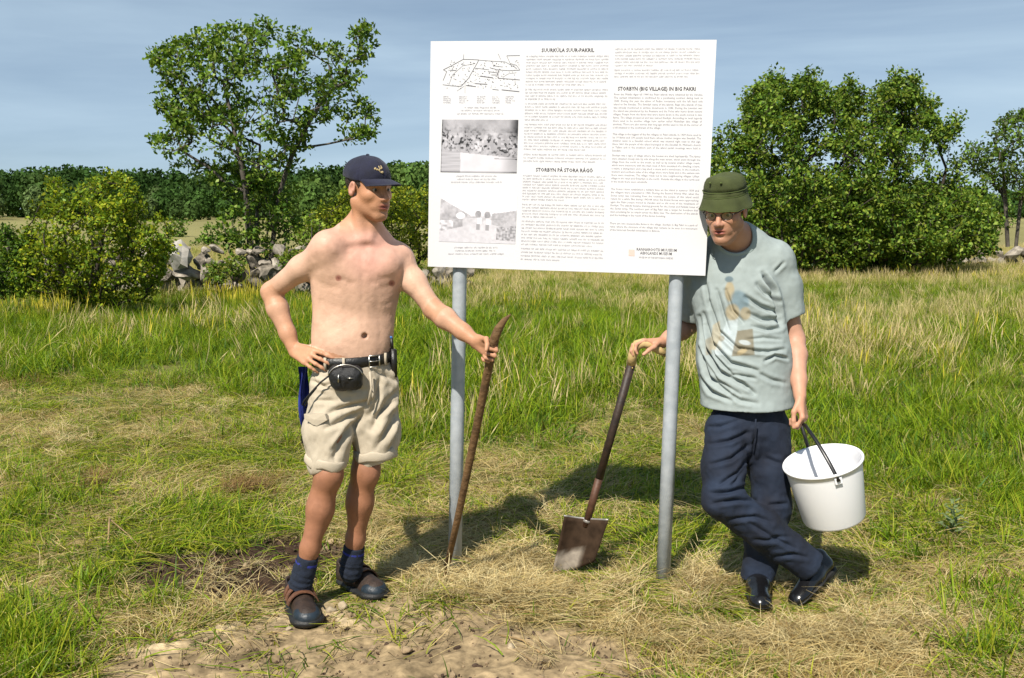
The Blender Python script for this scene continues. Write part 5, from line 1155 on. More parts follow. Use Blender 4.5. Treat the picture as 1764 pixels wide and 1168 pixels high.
fl = [([(1206, 545), (1215, 600), (1240, 640), (1285, 668)], 4.0, 0.013), ([(1212, 540), (1226, 590), (1258, 625), (1305, 638)], 4.0, 0.013), ([(1222, 520), (1238, 570), (1270, 600), (1310, 606)], 3.5, 0.010),
      ([(1205, 600), (1222, 650), (1255, 675)], 4.5, 0.013), ([(1250, 500), (1262, 535), (1280, 555)], 3.5, 0.010), ([(1208, 650), (1225, 675), (1260, 690)], 4.0, 0.010), ([(1235, 500), (1246, 540), (1256, 570)], 3.5, 0.007),
      ([(1340, 540), (1310, 528), (1285, 512)], 4, 0.012), ([(1342, 552), (1312, 550), (1290, 540)], 4, 0.011), ([(1340, 520), (1318, 505), (1305, 490)], 4, 0.011), ([(1344, 566), (1320, 568), (1296, 562)], 3.5, 0.009),
      ([(1335, 505), (1322, 488), (1314, 470)], 4, 0.012), ([(1350, 602), (1325, 606), (1300, 604)], 3.5, 0.008), ([(1355, 618), (1335, 612), (1318, 622)], 3.0, 0.010), ([(1240, 668), (1275, 690), (1305, 695)], 4, 0.007),
      ([(1300, 640), (1330, 655), (1352, 660)], 4, 0.006), ([(1246, 640), (1280, 660), (1300, 678)], 3.5, 0.008), ([(1318, 478), (1330, 500), (1338, 530), (1344, 560)], 4.5, 0.016), ([(1216, 490), (1222, 530)], 4, 0.008), ([(1335, 468), (1350, 452)], 3, 0.006),
      ([(1215, 560), (1232, 612), (1262, 645), (1300, 652)], 3.0, 0.008), ([(1215, 615), (1238, 655), (1275, 680)], 3.0, 0.007), ([(1285, 585), (1315, 582), (1345, 585)], 3, 0.005)]
fl = [(a_, b_, c_ * 1.1) for a_, b_, c_ in fl]; V = folds(V, N, fl); V = V + N * (0.0030 * fbm(V, 16, 9, 3))[:, None]
px, py = PX(V); fr_ = (N[:, 1] < 0.15) & (V[:, 0] < 1.13)
C = np.tile(np.array([0.300, 0.345, 0.338]), (len(V), 1))
def ellp(cx, cy, rx, ry, rot=0.0):
    c_, s_ = math.cos(rot), math.sin(rot); x = (px - cx) * c_ + (py - cy) * s_; y = -(px - cx) * s_ + (py - cy) * c_; return smoothstep(1.25, 0.8, np.hypot(x / rx, y / ry)) * fr_
def quad(pts):
    m = np.ones(len(px)); n_ = len(pts)
    for i in range(n_):
        ax_, ay_ = pts[i]; bx_, by_ = pts[(i + 1) % n_]; m = np.minimum(m, ((bx_ - ax_) * (py - ay_) - (by_ - ay_) * (px - ax_)) / (math.hypot(bx_ - ax_, by_ - ay_) + 1e-6))
    return smoothstep(-1.0, 1.5, m) * fr_ if True else m
TANP = np.array([0.36, 0.28, 0.15]); BRN = np.array([0.17, 0.135, 0.075]); BLU = np.array([0.10, 0.15, 0.18]); WHT = np.array([0.48, 0.54, 0.56])
C = tint(C, 0.75 * ellp(1257, 502, 8, 17), TANP); C = tint(C, 0.8 * ellp(1256, 481, 7, 5), BLU); C = tint(C, 0.75 * ellp(1275, 518, 14, 18, -0.5), BLU * 1.4)
C = tint(C, 0.7 * ellp(1262, 538, 12, 14), TANP); C = tint(C, 0.7 * ellp(1284, 540, 9, 11), TANP * 0.85)
C = tint(C, 0.55 * quad([(1228, 560), (1240, 552), (1244, 605), (1222, 602)]), TANP * 1.1); C = tint(C, 0.6 * quad([(1252, 553), (1271, 550), (1268, 612), (1228, 612)]), WHT)
C = tint(C, 0.85 * quad([(1270, 570), (1297, 566), (1300, 612), (1260, 614)]), BRN); C = tint(C, 0.6 * quad([(1215, 585), (1225, 580), (1226, 610), (1216, 612)]), BRN * 1.4)
C = tint(C, 0.6 * ellp(1283, 590, 10, 4, 0.2), WHT); C = tint(C, 0.5 * ellp(1278, 606, 9, 4, -0.4), TANP * 1.4); C = tint(C, 0.6 * ellp(1243, 583, 5, 5), BRN * 1.3)
shirt = make_mesh('tee_shirt', V, Q, M_SHIRT, man_b, col=C)
rel = V - nk; hz = rel @ nax; rad = rel - hz[:, None] * nax; rr = np.linalg.norm(rad, axis=1); u_ = nrm(np.cross(nax, [0, 1, 0])); w_ = np.cross(nax, u_)
ang = np.arctan2(rad @ w_, rad @ u_); pts = []
for a in np.linspace(-math.pi, math.pi, 36, endpoint=False):
    m_ = (np.abs((ang - a + math.pi) % (2 * math.pi) - math.pi) < 0.12) & (rr > 0.060) & (rr < 0.086) & (hz > -0.08) & (hz < 0.12)
    pts.append([hz[m_].max() if m_.any() else np.nan, a])
hh_ = np.array([p[0] for p in pts]); hh_ = np.where(np.isnan(hh_), np.nanmedian(hh_), hh_)
for _ in range(4): hh_ = 0.5 * hh_ + 0.25 * (np.roll(hh_, 1) + np.roll(hh_, -1))
pts = [nk + nax * (h - 0.008) + 0.078 * (math.cos(p[1]) * u_ + math.sin(p[1]) * w_) for h, p in zip(hh_, pts)]
mb = MB(); Vc = []
for p in pts:
    o = p - nk; o = nrm(o - nax * np.dot(o, nax)); e = nrm(nax * 0.8 - o * 0.6); q = np.cross(e, o); t_ = nrm(np.cross(np.cross(e, o), e))
    Vc += [p + e * 0.013 * math.cos(b) + t_ * 0.0045 * math.sin(b) for b in np.linspace(0, 2 * math.pi, 8, endpoint=False)]
m = len(pts); mb.add(Vc, [(i * 8 + k, ((i + 1) % m) * 8 + k, ((i + 1) % m) * 8 + (k + 1) % 8, i * 8 + (k + 1) % 8) for i in range(m) for k in range(8)])
mb.build('collar', mat('collar_rib_knit', (0.33, 0.40, 0.39), 0.9, bump=0.3, bscale=300), shirt)

# jeans
F = Field((0.58, 3.60, 0.02), (1.42, 4.34, 0.90), 0.004, 0.905)
F.cone(hemc + UP * 0.06, B['pelv'] - UP * 0.06, 0.150, 0.166, 0.05, (nB, 0.66))
F.chain([B['hl'], B['hl'] + (B['kl'] - B['hl']) * 0.5, B['kl'], B['kl'] + (B['al'] - B['kl']) * 0.5, B['al'] - UP * 0.03], [0.096, 0.094, 0.086, 0.080, 0.078], 0.03)
F.chain([B['hr'], B['hr'] + (B['kr'] - B['hr']) * 0.5 + np.array([-0.006, 0, 0]), B['kr'], B['kr'] + (B['ar'] - B['kr']) * 0.45, B['ar'] - (B['kr'] - B['ar']) * 0.02], [0.098, 0.096, 0.086, 0.084, 0.078], 0.025)
tb = nrm(B['ar'] - B['kr']); F.cone(B['ar'] + tb * 0.085, B['ar'] + tb * 0.2, 0.095, 0.1, 0.004, None, 'sub'); F.cone(B['ar'] - tb * 0.04, B['ar'] + tb * 0.08, 0.052, 0.06, 0.004, None, 'sub')
F.half(hemc + UP * 0.05, UP, 0.004); F.half((0, 0, 0.055), (0, 0, -1), 0.004)
V, Q = F.mesh(); V = relax(V, Q, 1, 0.5); N = normals_of(V, Q)
V = folds(V, N, [([(1290, 745), (1255, 760), (1222, 765)], 4, 0.010), ([(1292, 765), (1260, 790), (1225, 800)], 4, 0.010), ([(1294, 785), (1270, 815), (1240, 835)], 4, 0.010), ([(1225, 850), (1255, 848), (1290, 838)], 4, 0.012),
                 ([(1228, 868), (1265, 862), (1300, 862)], 4, 0.010), ([(1255, 895), (1300, 890), (1330, 900)], 4, 0.009), ([(1300, 930), (1340, 930), (1370, 945)], 4, 0.009), ([(1330, 960), (1365, 955), (1390, 960)], 4, 0.008),
                 ([(1270, 725), (1240, 735), (1215, 735)], 4, 0.007), ([(1300, 745), (1298, 790)], 4, 0.010), ([(1285, 805), (1262, 835)], 3.5, 0.008), ([(1320, 790), (1350, 800)], 4, 0.006), ([(1325, 870), (1355, 868)], 4, 0.008), ([(1290, 900), (1330, 925), (1360, 925)], 4, 0.008)])
V = V + N * (0.0045 * fbm(V, 18, 21, 3))[:, None]
jeans = make_mesh('jeans', V, Q, M_JEANS, man_b)
mb = MB(); mb.tube([P(1302, 722, 4.045), P(1301, 745, 4.05), P(1296, 765, 4.065)], 0.0035, 6); mb.build('fly_seam', M_JEANS, jeans)
# polished shoes
def dress_shoe(heel, toe, up):
    f, u, s = shoe_frame(heel, toe, up); R = np.stack([s, f, u], 1); c = (heel + toe) / 2
    F = Field(c - 0.22, c + 0.22, 0.004); Ln = np.linalg.norm(toe - heel)
    F.cone(heel + f * 0.035 + u * 0.045, heel + f * 0.12 + u * 0.046, 0.038, 0.044, 0.03); F.cone(heel + f * 0.12 + u * 0.046, toe - f * 0.04 + u * 0.030, 0.045, 0.034, 0.03)
    F.ell(toe - f * 0.055 + u * 0.030, (0.044, 0.058, 0.028), R, 0.02); F.cone(heel + f * 0.035 + u * 0.05, heel + f * 0.035 + u * 0.085, 0.040, 0.038, 0.02)
    F.half(heel + u * 0.022, -u, 0.003); V, Q = F.mesh(); sh = make_mesh('shoe', V, Q, M_BLACKSHOE, man_b)
    F = Field(c - 0.22, c + 0.22, 0.004)
    F.cone(heel + f * 0.04 + u * 0.018, heel + f * 0.14 + u * 0.018, 0.043, 0.045, 0.02, (u, 0.22)); F.cone(heel + f * 0.14 + u * 0.018, toe - f * 0.045 + u * 0.018, 0.046, 0.046, 0.03, (u, 0.22))
    F.cone(heel + f * 0.035 + u * 0.008, heel + f * 0.06 + u * 0.008, 0.041, 0.041, 0.01, (u, 0.4)); V, Q = F.mesh(); make_mesh('sole', V, Q, M_SOLE, sh)
dress_shoe(P(1436, 982, 4.15), P(1372, 1052, 3.97), nrm([-0.72, -0.15, 0.60])); dress_shoe(np.array([B['al'][0] + 0.012, B['al'][1] + 0.045, 0]), np.array([B['al'][0] - 0.035, B['al'][1] - 0.235, 0]), UP)
# ------------------------------------------------------------------ the information sign
BL, BR, TL = P(737, 459, 4.40), P(1215, 475, 4.195), P(745, 71, 4.40)
be = nrm(BR - BL); bv = TL - BL; bv = nrm(bv - be * np.dot(bv, be)); bn = np.cross(be, bv); bn = bn if bn[1] < 0 else -bn
BW, BH = float(np.linalg.norm(BR - BL)), float(np.dot(TL - BL, bv))
M_BOARD = mat('white_printed_board', (0.68, 0.675, 0.695), 0.35, var=0.015, scale=3); M_BACK = mat('dark_board_core', (0.045, 0.048, 0.055), 0.7)
M_GALV = mat('galvanised_steel', (0.36, 0.395, 0.43), 0.45, metal=0.15, base2=(0.47, 0.505, 0.54), scale=22, bump=0.08, bscale=60)
M_INKH = mat('black_print', (0.035, 0.028, 0.040), 0.6); M_INKB = mat('grey_print', (0.30, 0.27, 0.31), 0.6); M_INKM = mat('map_print', (0.10, 0.09, 0.11), 0.6); M_PINK = mat('pale_pink_print', (0.80, 0.52, 0.46), 0.6); M_PHOTO = mat_col('photo_print', rough=0.35)
base_c = (G(778, 968) + G(1147, 997)) / 2
sign = empty('information_sign', (base_c[0], base_c[1], 0), 'white information board with small text and old photos on two galvanised posts', 'sign')
def BQ(px, py, o=0.0):
    """point of the board face seen at a pixel, o metres in front of it"""
    c = np.array([0, 0, CAM_H]); d = P(px, py, 1.0) - c; t = np.dot(BL + bn * 0.0 - c, bn) / np.dot(d, bn); return c + d * t + bn * o
bc = BL + be * BW / 2 + bv * BH / 2
mb = MB(); mb.box(bc - bn * 0.002, be * BW / 2, bv * BH / 2, bn * 0.002); board = mb.build('board_face', M_BOARD, sign, False)
mb = MB(); mb.box(bc - bn * 0.010, be * (BW / 2 - 0.0005), bv * (BH / 2 - 0.0005), bn * 0.0058); mb.build('board_core', M_BACK, sign, False)
for (tx, ty), (gx_, gy_) in (((788, 462), (778, 968)), ((1165, 482), (1147, 998))):
    g = G(gx_, gy_); tp = BQ(tx, ty, -0.016 - 0.031); ax = bv; g = tp - bv * (tp[2] / bv[2]); top_ = tp + ax * (BH * 0.93); mb = MB(); mb.tube([g - ax * 0.12, g + (top_ - g) * 0.3, g + (top_ - g) * 0.65, top_], 0.0300, 28); mb.build('post', M_GALV, sign)
    for hfrac in (0.12, 0.80):
        q = tp + ax * BH * hfrac; mb = MB(); mb.tube([q + be * 0.036 * math.cos(a) - bn * 0.034 * math.sin(a) for a in np.linspace(-0.35, math.pi + 0.35, 14)], 0.006, 6); mb.build('pipe_clamp', M_GALV, sign)
def strip_words(px0, px1, py, rng, fill=1.0, h=1.9, sep=None, center=False):
    """one line of print too small to read: a stroke for every letter"""
    V = []; Fq = []; x = px0; end = px0 + (px1 - px0) * fill
    if center: w_ = (px1 - px0) * fill; x = (px0 + px1) / 2 - w_ / 2; end = x + w_
    slope = 16 / 478.0
    while x < end - 2:
        nl = int(rng.integers(2, 11))
        for k in range(nl):
            if x > end: break
            yy = py(x) if callable(py) else py; hh = h * (1.45 if rng.random() < 0.25 else 1.0); lo = h * 0.45 if rng.random() < 0.1 else 0
            for (xa, wa, y0, y1) in ((x, 0.42, yy - hh, yy + lo),) + (((x + 0.42, 0.75, yy - h, yy - h + 0.40),) if rng.random() < 0.55 else ()) + (((x + 0.42, 0.75, yy - 0.40, yy),) if rng.random() < 0.45 else ()):
                b = len(V); V += [BQ(xa, y0, 0.0009), BQ(xa + wa, y0, 0.0009), BQ(xa + wa, y1, 0.0009), BQ(xa, y1, 0.0009)]; Fq.append((b, b + 1, b + 2, b + 3))
            x += 1.62
        x += 1.7
    return V, Fq
def lerp_edge(xt, yt, xb, yb): return lambda y: xt + (xb - xt) * (y - yt) / (yb - yt)
c2l, c2r = lerp_edge(907, 98, 897, 450), lerp_edge(1048, 98, 1038, 450); c3l, c3r = lerp_edge(1060, 86, 1050, 400), lerp_edge(1206, 86, 1195, 400)
def yline(y): s = (y - 69) / 395.0; return lambda x: y + (x - 975) * (-0.006 + 0.040 * s)
rw2 = np.random.default_rng(77); mb = MB()
for y0, y1, n, L_, R_ in ((98, 147, 10, c2l, c2r), (155.5, 172, 4, c2l, c2r), (180, 208, 6, c2l, c2r), (216, 259, 9, c2l, c2r), (268, 279.5, 3, c2l, c2r), (305, 346, 9, c2l, c2r), (355, 376, 5, c2l, c2r), (384, 424, 8, c2l, c2r), (431.5, 450, 4, c2l, c2r), (86, 114, 6, c3l, c3r), (122, 133, 3, c3l, c3r)):
    for i in range(n):
        y = y0 + (y1 - y0) * i / (n - 1); mb.add(*strip_words(L_(y), R_(y), yline(y), rw2, rw2.uniform(0.25, 0.9) if i == n - 1 else 1.0))
mb.build('body_text', M_INKB, board, False)
mb = MB()
for x0, x1, ys_ in ((768, 886, (186.5, 191.5, 197)), (760, 882, (304.5, 309.8, 315)), (755, 885, (427.5, 433, 438.5))):
    for k, y in enumerate(ys_): mb.add(*strip_words(x0 + 15, x1 - 15, y, rw2, (0.75, 0.72, 0.95)[k] if x0 != 768 else (0.6, 0.75, 0.9)[k], center=True))
for cx in (764, 791, 822, 848, 871):
    for k in range(4): mb.add(*strip_words(cx, cx + 17, 167.5 + 3.4 * k, rw2, rw2.uniform(0.5, 1.0), 1.6))
mb.build('caption_text', M_INKB, board, False)
def text(name, s, px, py, size_px, m, align='CENTER', width_px=None, off=0.0, line=1.0, sx=1.0, space=1.0, parent=None):
    cu = bpy.data.curves.new(name, 'FONT'); cu.body = s; cu.align_x = align; cu.size = size_px * 4.13 / FPX; cu.offset = off; cu.resolution_u = 1; cu.space_line = line; cu.space_character = space; cu.fill_mode = 'FRONT'
    if width_px: cu.text_boxes[0].width = width_px * 4.13 / FPX / sx
    o = bpy.data.objects.new(name, cu); COL.objects.link(o); bpy.context.view_layer.update(); me = bpy.data.meshes.new_from_object(o); bpy.data.objects.remove(o); bpy.data.curves.remove(cu)
    V = np.array([v.co[:] for v in me.vertices]); Fq = [tuple(p.vertices) for p in me.polygons]; bpy.data.meshes.remove(me)
    o0 = BQ(px, py, 0.0010); W_ = o0 + V[:, 0:1] * be * sx + V[:, 1:2] * bv; return make_mesh(name, W_, Fq, m, parent or board, False)
text('heading_text', 'SUURK\u00dcLA SUUR-PAKRIL', 978, 89.5, 8.6, M_INKH, off=0.0003, sx=0.92)
text('heading_text', 'STORBYN P\u00c5 STORA R\u00c5G\u00d6', 972, 296, 8.6, M_INKH, off=0.0003, sx=0.92)
text('heading_text', 'STORBYN (BIG VILLAGE) IN BIG PAKRI', 1131, 156, 8.6, M_INKH, off=0.0003, sx=0.88)
PARS = [(163.5, 'From the Middle Ages till 1944 the Pakri islands were inhabited by the Swedes. The earliest inhabitation is confirmed by a purchasing contract dating back to 1345. During this year the abbot of Padise monastery sold the left hand side island to five Swedes. The Swedish name of the islands, R\u00e5g\u00f6 (the islands of rye), was already mentioned in written documents in 1283. During the Livonian war the island was plundered by the Russians and the Poles who burnt down several villages. People from the farms that were burnt down in the south moved in two farms. The village prospered and was named Storbyn. According to local legends there used to be another village here earlier called Mickelbyn (the village of smokes). There are also stories that long ago smiths used to live at the corner of a hill situated to the southwest of the village.'),
        (232, 'This village is the biggest of the five villages on Pakri islands. In 1939 there used to be 19 farms and 130 people lived there whose mother tongue was Swedish. The children went to a Swedish school which was situated right next to this sign. Since 1661 the people of the island belonged to the Swedish St. Michael\u2019s church in Tallinn and in the southern part of the island parish meetings were held in Swedish.'),
        (268.5, 'Storbyn was a type of village where the houses are sited haphazardly. The farms were situated closely side by side along the main street, which went through the village from the north to the south, as well as by several smaller village roads, which were transverse with the main road. A farm consisted of a dwelling, a barn, a stable, a drying barn and a hay shed, a sauna and a storehouse. In the southern, western and northern sides of the village there were fields and in the eastern side there were meadows. The village roads led to two neighbouring villages: Lillbyn village in the west and \u00d6sterbyn in the north. Outside the village in the north and in the south there were windmills.'),
        (326.5, 'The Soviet Union established a military base on the island in summer 1939 and the villagers were evacuated in 1940. During the Second World War, when the Soviet army was retreating from the country, the people of this island could return for a while. But during 1943-44 when the Soviet forces were approaching again the Pakri people moved to Sweden and so did most of the inhabitants of Storbyn. The islands became training grounds for the Soviet and Paldiski bases of the Soviet army. The northern part of Big Pakri was a target for bombers that were practising for an attack across the Baltic Sea. The destruction of the islands and the buildings is the result of the Soviet bombing.'),
        (385.5, 'There are two museum-like farms in the village. Storbyn in Big Pakri is a park of ruins, where the structure of the village that remains to be seen is a monument of the historical Swedish inhabitation in Estonia.')]
for y, s_ in PARS: text('body_text', s_, c3l(y), y + 0.4, 4.42, M_INKB, 'JUSTIFY', 147.0, 0.0, 1.235, 1.0)
text('museum_name', 'RANNAROOTSI MUUSEUM', 1131, 432.5, 6.6, M_INKM, off=0.0001, sx=0.86); text('museum_name', 'AIBOLANDS MUSEUM', 1130, 438.8, 6.6, M_INKM, off=0.0001, sx=0.84); text('museum_name', 'MUSEUM OF THE ESTONIAN SWEDES', 1130, 445.6, 4.2, M_INKB, sx=0.82)
def flat_quad(name, pts, m, o=0.0009): return make_mesh(name, [BQ(x, y, o) for x, y in pts], [(0, 1, 2, 3)], m, board, False)
flat_quad('museum_emblem', [(1083, 430), (1093, 430.3), (1093, 441), (1083, 440.7)], M_PINK)
# village plan: thin inked lines and building marks
mb = MB(); zx = lambda x: 740 + x / 5.077; zy = lambda y: 70 + y / 5.078
def ink(pts, w):
    q = [BQ(zx(x), zy(y), 0.0010) for x, y in pts]
    for a, b in zip(q[:-1], q[1:]):
        t = nrm(b - a); s = np.cross(t, bn) * w / 2 * 4.15 / FPX; mb.add([a - s, a + s, b + s, b - s], [(0, 1, 2, 3)])
for pts, w in (([(115, 385), (190, 395), (275, 400), (340, 330), (420, 190), (430, 168)], 0.7), ([(430, 168), (370, 165), (295, 163), (200, 215), (120, 255), (150, 270), (118, 350)], 0.7), ([(295, 163), (300, 120)], 0.5), ([(600, 115), (622, 165)], 0.6), ([(675, 132), (790, 130)], 0.7), ([(675, 132), (705, 200), (760, 215), (790, 255)], 0.6),
               ([(320, 392), (405, 402)], 1.0), ([(398, 375), (505, 382)], 1.0), ([(530, 238), (600, 255), (690, 262), (790, 258)], 0.6), ([(600, 255), (598, 328), (790, 343)], 0.8), ([(550, 425), (605, 432)], 0.8), ([(630, 430), (785, 446)], 1.1), ([(510, 270), (595, 282), (595, 300), (540, 300)], 0.7), ([(440, 310), (555, 325)], 1.1), ([(180, 258), (235, 262)], 0.8),
               ([(170, 385), (200, 300), (290, 220), (400, 200)], 0.4), ([(400, 240), (520, 255)], 0.5), ([(430, 170), (560, 180), (660, 185), (760, 240)], 0.5), ([(640, 320), (690, 290), (760, 280)], 0.4), ([(310, 340), (310, 460)], 0.3), ([(240, 440), (300, 400)], 0.4), ([(545, 180), (560, 220), (640, 230)], 0.5)): ink(pts, w)
rm = np.random.default_rng(3)
for _ in range(190):
    x = rm.uniform(150, 780); y = rm.uniform(175, 420); y0 = 235 - (x - 120) * 0.10
    if y < y0 - 60: continue
    a = rm.normal(0.12, 0.3); l = rm.uniform(3, 11); ink([(x, y), (x + l * math.cos(a), y + l * math.sin(a))], rm.uniform(0.4, 1.3))
mb.build('village_plan', M_INKM, board, False)
# two old photographs, printed on the board
def photo(corners, shade, nx=150, ny=100):
    u, v = np.meshgrid(np.linspace(0, 1, nx), np.linspace(0, 1, ny)); u = u.ravel(); v = v.ravel(); g = np.clip(shade(u, v), 0.03, 0.85); (x0, y0), (x1, y1), (x2, y2), (x3, y3) = corners
    X_ = (x0 * (1 - u) + x1 * u) * (1 - v) + (x3 * (1 - u) + x2 * u) * v; Y_ = (y0 * (1 - u) + y1 * u) * (1 - v) + (y3 * (1 - u) + y2 * u) * v
    V = np.array([BQ(a, b, 0.0010) for a, b in zip(X_, Y_)]); I_ = np.arange(nx * ny).reshape(ny, nx); Fq = np.stack([I_[:-1, :-1], I_[1:, :-1], I_[1:, 1:], I_[:-1, 1:]], -1).reshape(-1, 4); g3 = g[:, None] * np.array([[1.0, 0.965, 1.03]])
    return make_mesh('photo_print', V, Fq, M_PHOTO, board, False, g3)
def aerial(u, v):
    p = np.stack([u * 3, v * 2, 0 * u], -1); g = 0.42 + 0.10 * fbm(p, 2, 1) - 0.06 * (v < 0.25); blobs = noise3(p, 13, 4) + 0.5 * noise3(p, 26, 5); band = np.exp(-((v - 0.38 - 0.12 * u) / 0.20) ** 2)
    g = g - 0.42 * band * (blobs > 0.35) + 0.15 * band * (noise3(p, 11, 8) > 0.3); fieldm = (u > 0.24 + 0.02 * v) & (v > 0.62 + 0.13 * (u - 0.24)); g = np.where(fieldm, 0.66 - 0.25 * smoothstep(0.72, 1.0, u) + 0.03 * fbm(p, 3, 2), g); g = np.where((u < 0.25) & (v > 0.6), 0.46 + 0.08 * noise3(p * np.array([0.4, 6, 1]), 4, 6), g)
    g = g - 0.28 * smoothstep(0.86, 1.0, u) * smoothstep(1.0, 0.2, v) - 0.25 * (v > 0.97) - 0.2 * (u < 0.012) - 0.3 * (np.abs(v - 0.72 - 0.02 * u) < 0.008) * (u > 0.7); return g
def street(u, v):
    p = np.stack([u * 3, v * 2, 0 * u], -1); sky_ = 0.80 + 0 * u; g = sky_; nz = fbm(p, 9, 7)
    hill = v > 0.10 + 0.9 * np.maximum(0, u - 0.02) ** 1.05 * (u < 0.45) + (u >= 0.45) * 9; g = np.where((v > 0.10 + 0.85 * u) & (u < 0.45), 0.52 + 0.10 * nz - 0.10 * smoothstep(0.3, 0.5, v), g)
    g = np.where((v > 0.42 + 0.10 * np.abs(u - 0.75)) & (u > 0.3) & (v < 0.66), 0.58 + 0.08 * nz, g); g = np.where((u > 0.68) & (v > 0.36 - 0.25 * (u - 0.8)), 0.46 + 0.10 * nz, g)
    road = v > 0.56 + 0.42 * np.abs(u - 0.56); g = np.where(road, 0.62 + 0.05 * nz, g); g = np.where((u < 0.18) & (v > 0.55) & ~road, 0.60 + 0.3 * noise3(p, 12, 2), g); g = np.where((u > 0.75) & (v > 0.62 + 0.2 * (1 - u)) & (v < 0.85 + 0.1 * u), 0.40 + 0.22 * noise3(p, 16, 3), g)
    for cu_, top_ in ((0.50, 0.36), (0.62, 0.37)):
        g = np.where(np.hypot((u - cu_) / 0.040, (v - top_ - 0.05) / 0.075) < 1, 0.33 + 0.08 * nz, g); g = np.where((np.abs(u - cu_ - 0.02) < 0.030) & (v > top_ + 0.12) & (v < top_ + 0.25), 0.76, g); g = np.where((np.abs(u - cu_ - 0.005) < 0.022) & (v > top_ + 0.25) & (v < top_ + 0.37), 0.34, g)
    g = np.where((np.abs(v - 0.475) < 0.006) & (u > 0.34) & (u < 0.5), 0.30, g); g = np.where((np.abs(v - 0.505) < 0.006) & (u > 0.65) & (u < 0.82), 0.32, g); g = np.where((np.hypot((u - 0.27) / 0.06, (v - 0.45) / 0.07) < 1), 0.76, g); return g
photo([(762, 206), (893, 206.5), (890, 298.5), (759, 296.5)], aerial); photo([(760, 333), (891, 337), (887.5, 420.5), (756, 416)], street)

# ------------------------------------------------------------------ iron bar held by the bare-chested man
M_RUST = mat('rusty_iron', (0.105, 0.058, 0.026), 0.8, base2=(0.23, 0.130, 0.055), scale=26, bump=0.6, bscale=70, metal=0.2)
bot = G(764, 990); bot[2] = -0.03
gr = P(848, 603, 3.842)
path = [bot, bot + (gr - bot) * 0.33 + np.array([0.004, 0, 0]), bot + (gr - bot) * 0.66 + np.array([0.003, 0, 0]), gr - nrm(gr - bot) * 0.06, gr, P(852, 583, 3.828), P(859, 566, 3.818), P(868, 553, 3.812), P(875, 546, 3.808), P(880, 541.5, 3.805)]
mb = MB(); mb.tube(path, [0.0125, 0.0150, 0.0160, 0.0170, 0.0175, 0.0180, 0.0165, 0.0115, 0.0065, 0.0018], 14, flat=0.9); bar = mb.build('iron_bar', M_RUST); tag(bar, 'long rusty iron digging bar with a bent pointed tip held by the bare-chested person', 'bar')
# ------------------------------------------------------------------ spade
M_BLADE = mat('rusted_spade_steel', (0.060, 0.036, 0.022), 0.6, base2=(0.115, 0.075, 0.045), scale=14, bump=0.3, bscale=60, metal=0.35)
M_WORN = mat('bare_worn_steel', (0.26, 0.24, 0.22), 0.45, base2=(0.40, 0.375, 0.34), scale=30, metal=0.5, bump=0.1)
M_SHAFT = mat('dark_shaft_wood', (0.020, 0.012, 0.009), 0.55, base2=(0.045, 0.025, 0.016), scale=30, bump=0.2, bscale=60); M_SHAFTR = mat('reddish_shaft_wood', (0.085, 0.036, 0.018), 0.6, var=0.3, scale=30, bump=0.2, bscale=60)
M_GRIP = mat('bare_grip_wood', (0.50, 0.34, 0.14), 0.55, base2=(0.60, 0.43, 0.20), scale=20, bump=0.15, bscale=80)
sb = G(990, 990); spade = empty('spade', (sb[0], sb[1], 0), 'spade with curved wooden grip and rusty blade set in the mown hay', 'spade')
top_ = P(1088, 626, 4.335); soc = P(1014, 896, 4.345); tipc = P(988, 988, 4.34); sd = nrm(top_ - soc); soc = soc - sd * 0.02 + np.array([0, 0.035, 0])
mb = MB(); mb.tube([soc - sd * 0.02, soc + (top_ - soc) * 0.30], [0.0165, 0.0175], 14); mb.build('shaft_socket', M_SHAFTR, spade)
mb = MB(); mb.tube([soc + (top_ - soc) * 0.28, soc + (top_ - soc) * 0.6, top_], [0.0175, 0.0180, 0.0190], 14); mb.build('shaft', M_SHAFT, spade)
mb = MB(); mb.lathe([(0.0175, -0.006), (0.021, 0), (0.0175, 0.006)], soc + sd * 0.006, sd, 14); mb.build('ferrule', M_WORN, spade)
gp_ = [top_ - sd * 0.005, P(1090, 612, 4.325), P(1093, 602, 4.322), P(1098, 594, 4.320), P(1108, 591, 4.320), P(1121, 595, 4.325), P(1136, 604, 4.33), P(1147, 611, 4.335)]
mb = MB(); mb.tube(gp_, [0.0195, 0.0205, 0.0215, 0.0225, 0.0215, 0.0185, 0.0165, 0.0120], 14); mb.build('grip', M_GRIP, spade)
mb = MB(); mb.lathe([(0.0004, 0.004), (0.003, 0.003), (0.004, 0.0)], top_ - sd * 0.018 + np.array([0.006, -0.0175, 0]), (0.2, -1, 0), 8); mb.build('rivet', M_GOLD if 'M_GOLD' in globals() else M_WORN, spade)
TLb, TRb, BLb, BRb = P(972, 890, 4.35), P(1048, 897, 4.30), P(950, 992, 4.35), P(1024, 968, 4.32)
nu, nv = 15, 15; V = []; Cm = []
for side in (0, 1):
    for j in range(nv):
        v = j / (nv - 1)
        for i in range(nu):
            u = i / (nu - 1); c = 2 * u - 1; p = (TLb * (1 - u) + TRb * u) * (1 - v) + (BLb * (1 - u) + BRb * u) * v
            bl = 0.046 * (1 - c * c) * (1 - 0.35 * v); p = p + np.array([0.10, 1.0, 0.15]) * bl
            if v > 0.75: p = p + nrm(tipc - soc) * 0.022 * (v - 0.75) / 0.25 * (1 - c * c)
            p = p - nrm(top_ - soc) * 0.026 * (1 - c * c) * (1 - v); V.append(p + np.array([0, 0.0035 * side, 0]))
Fq = []; 
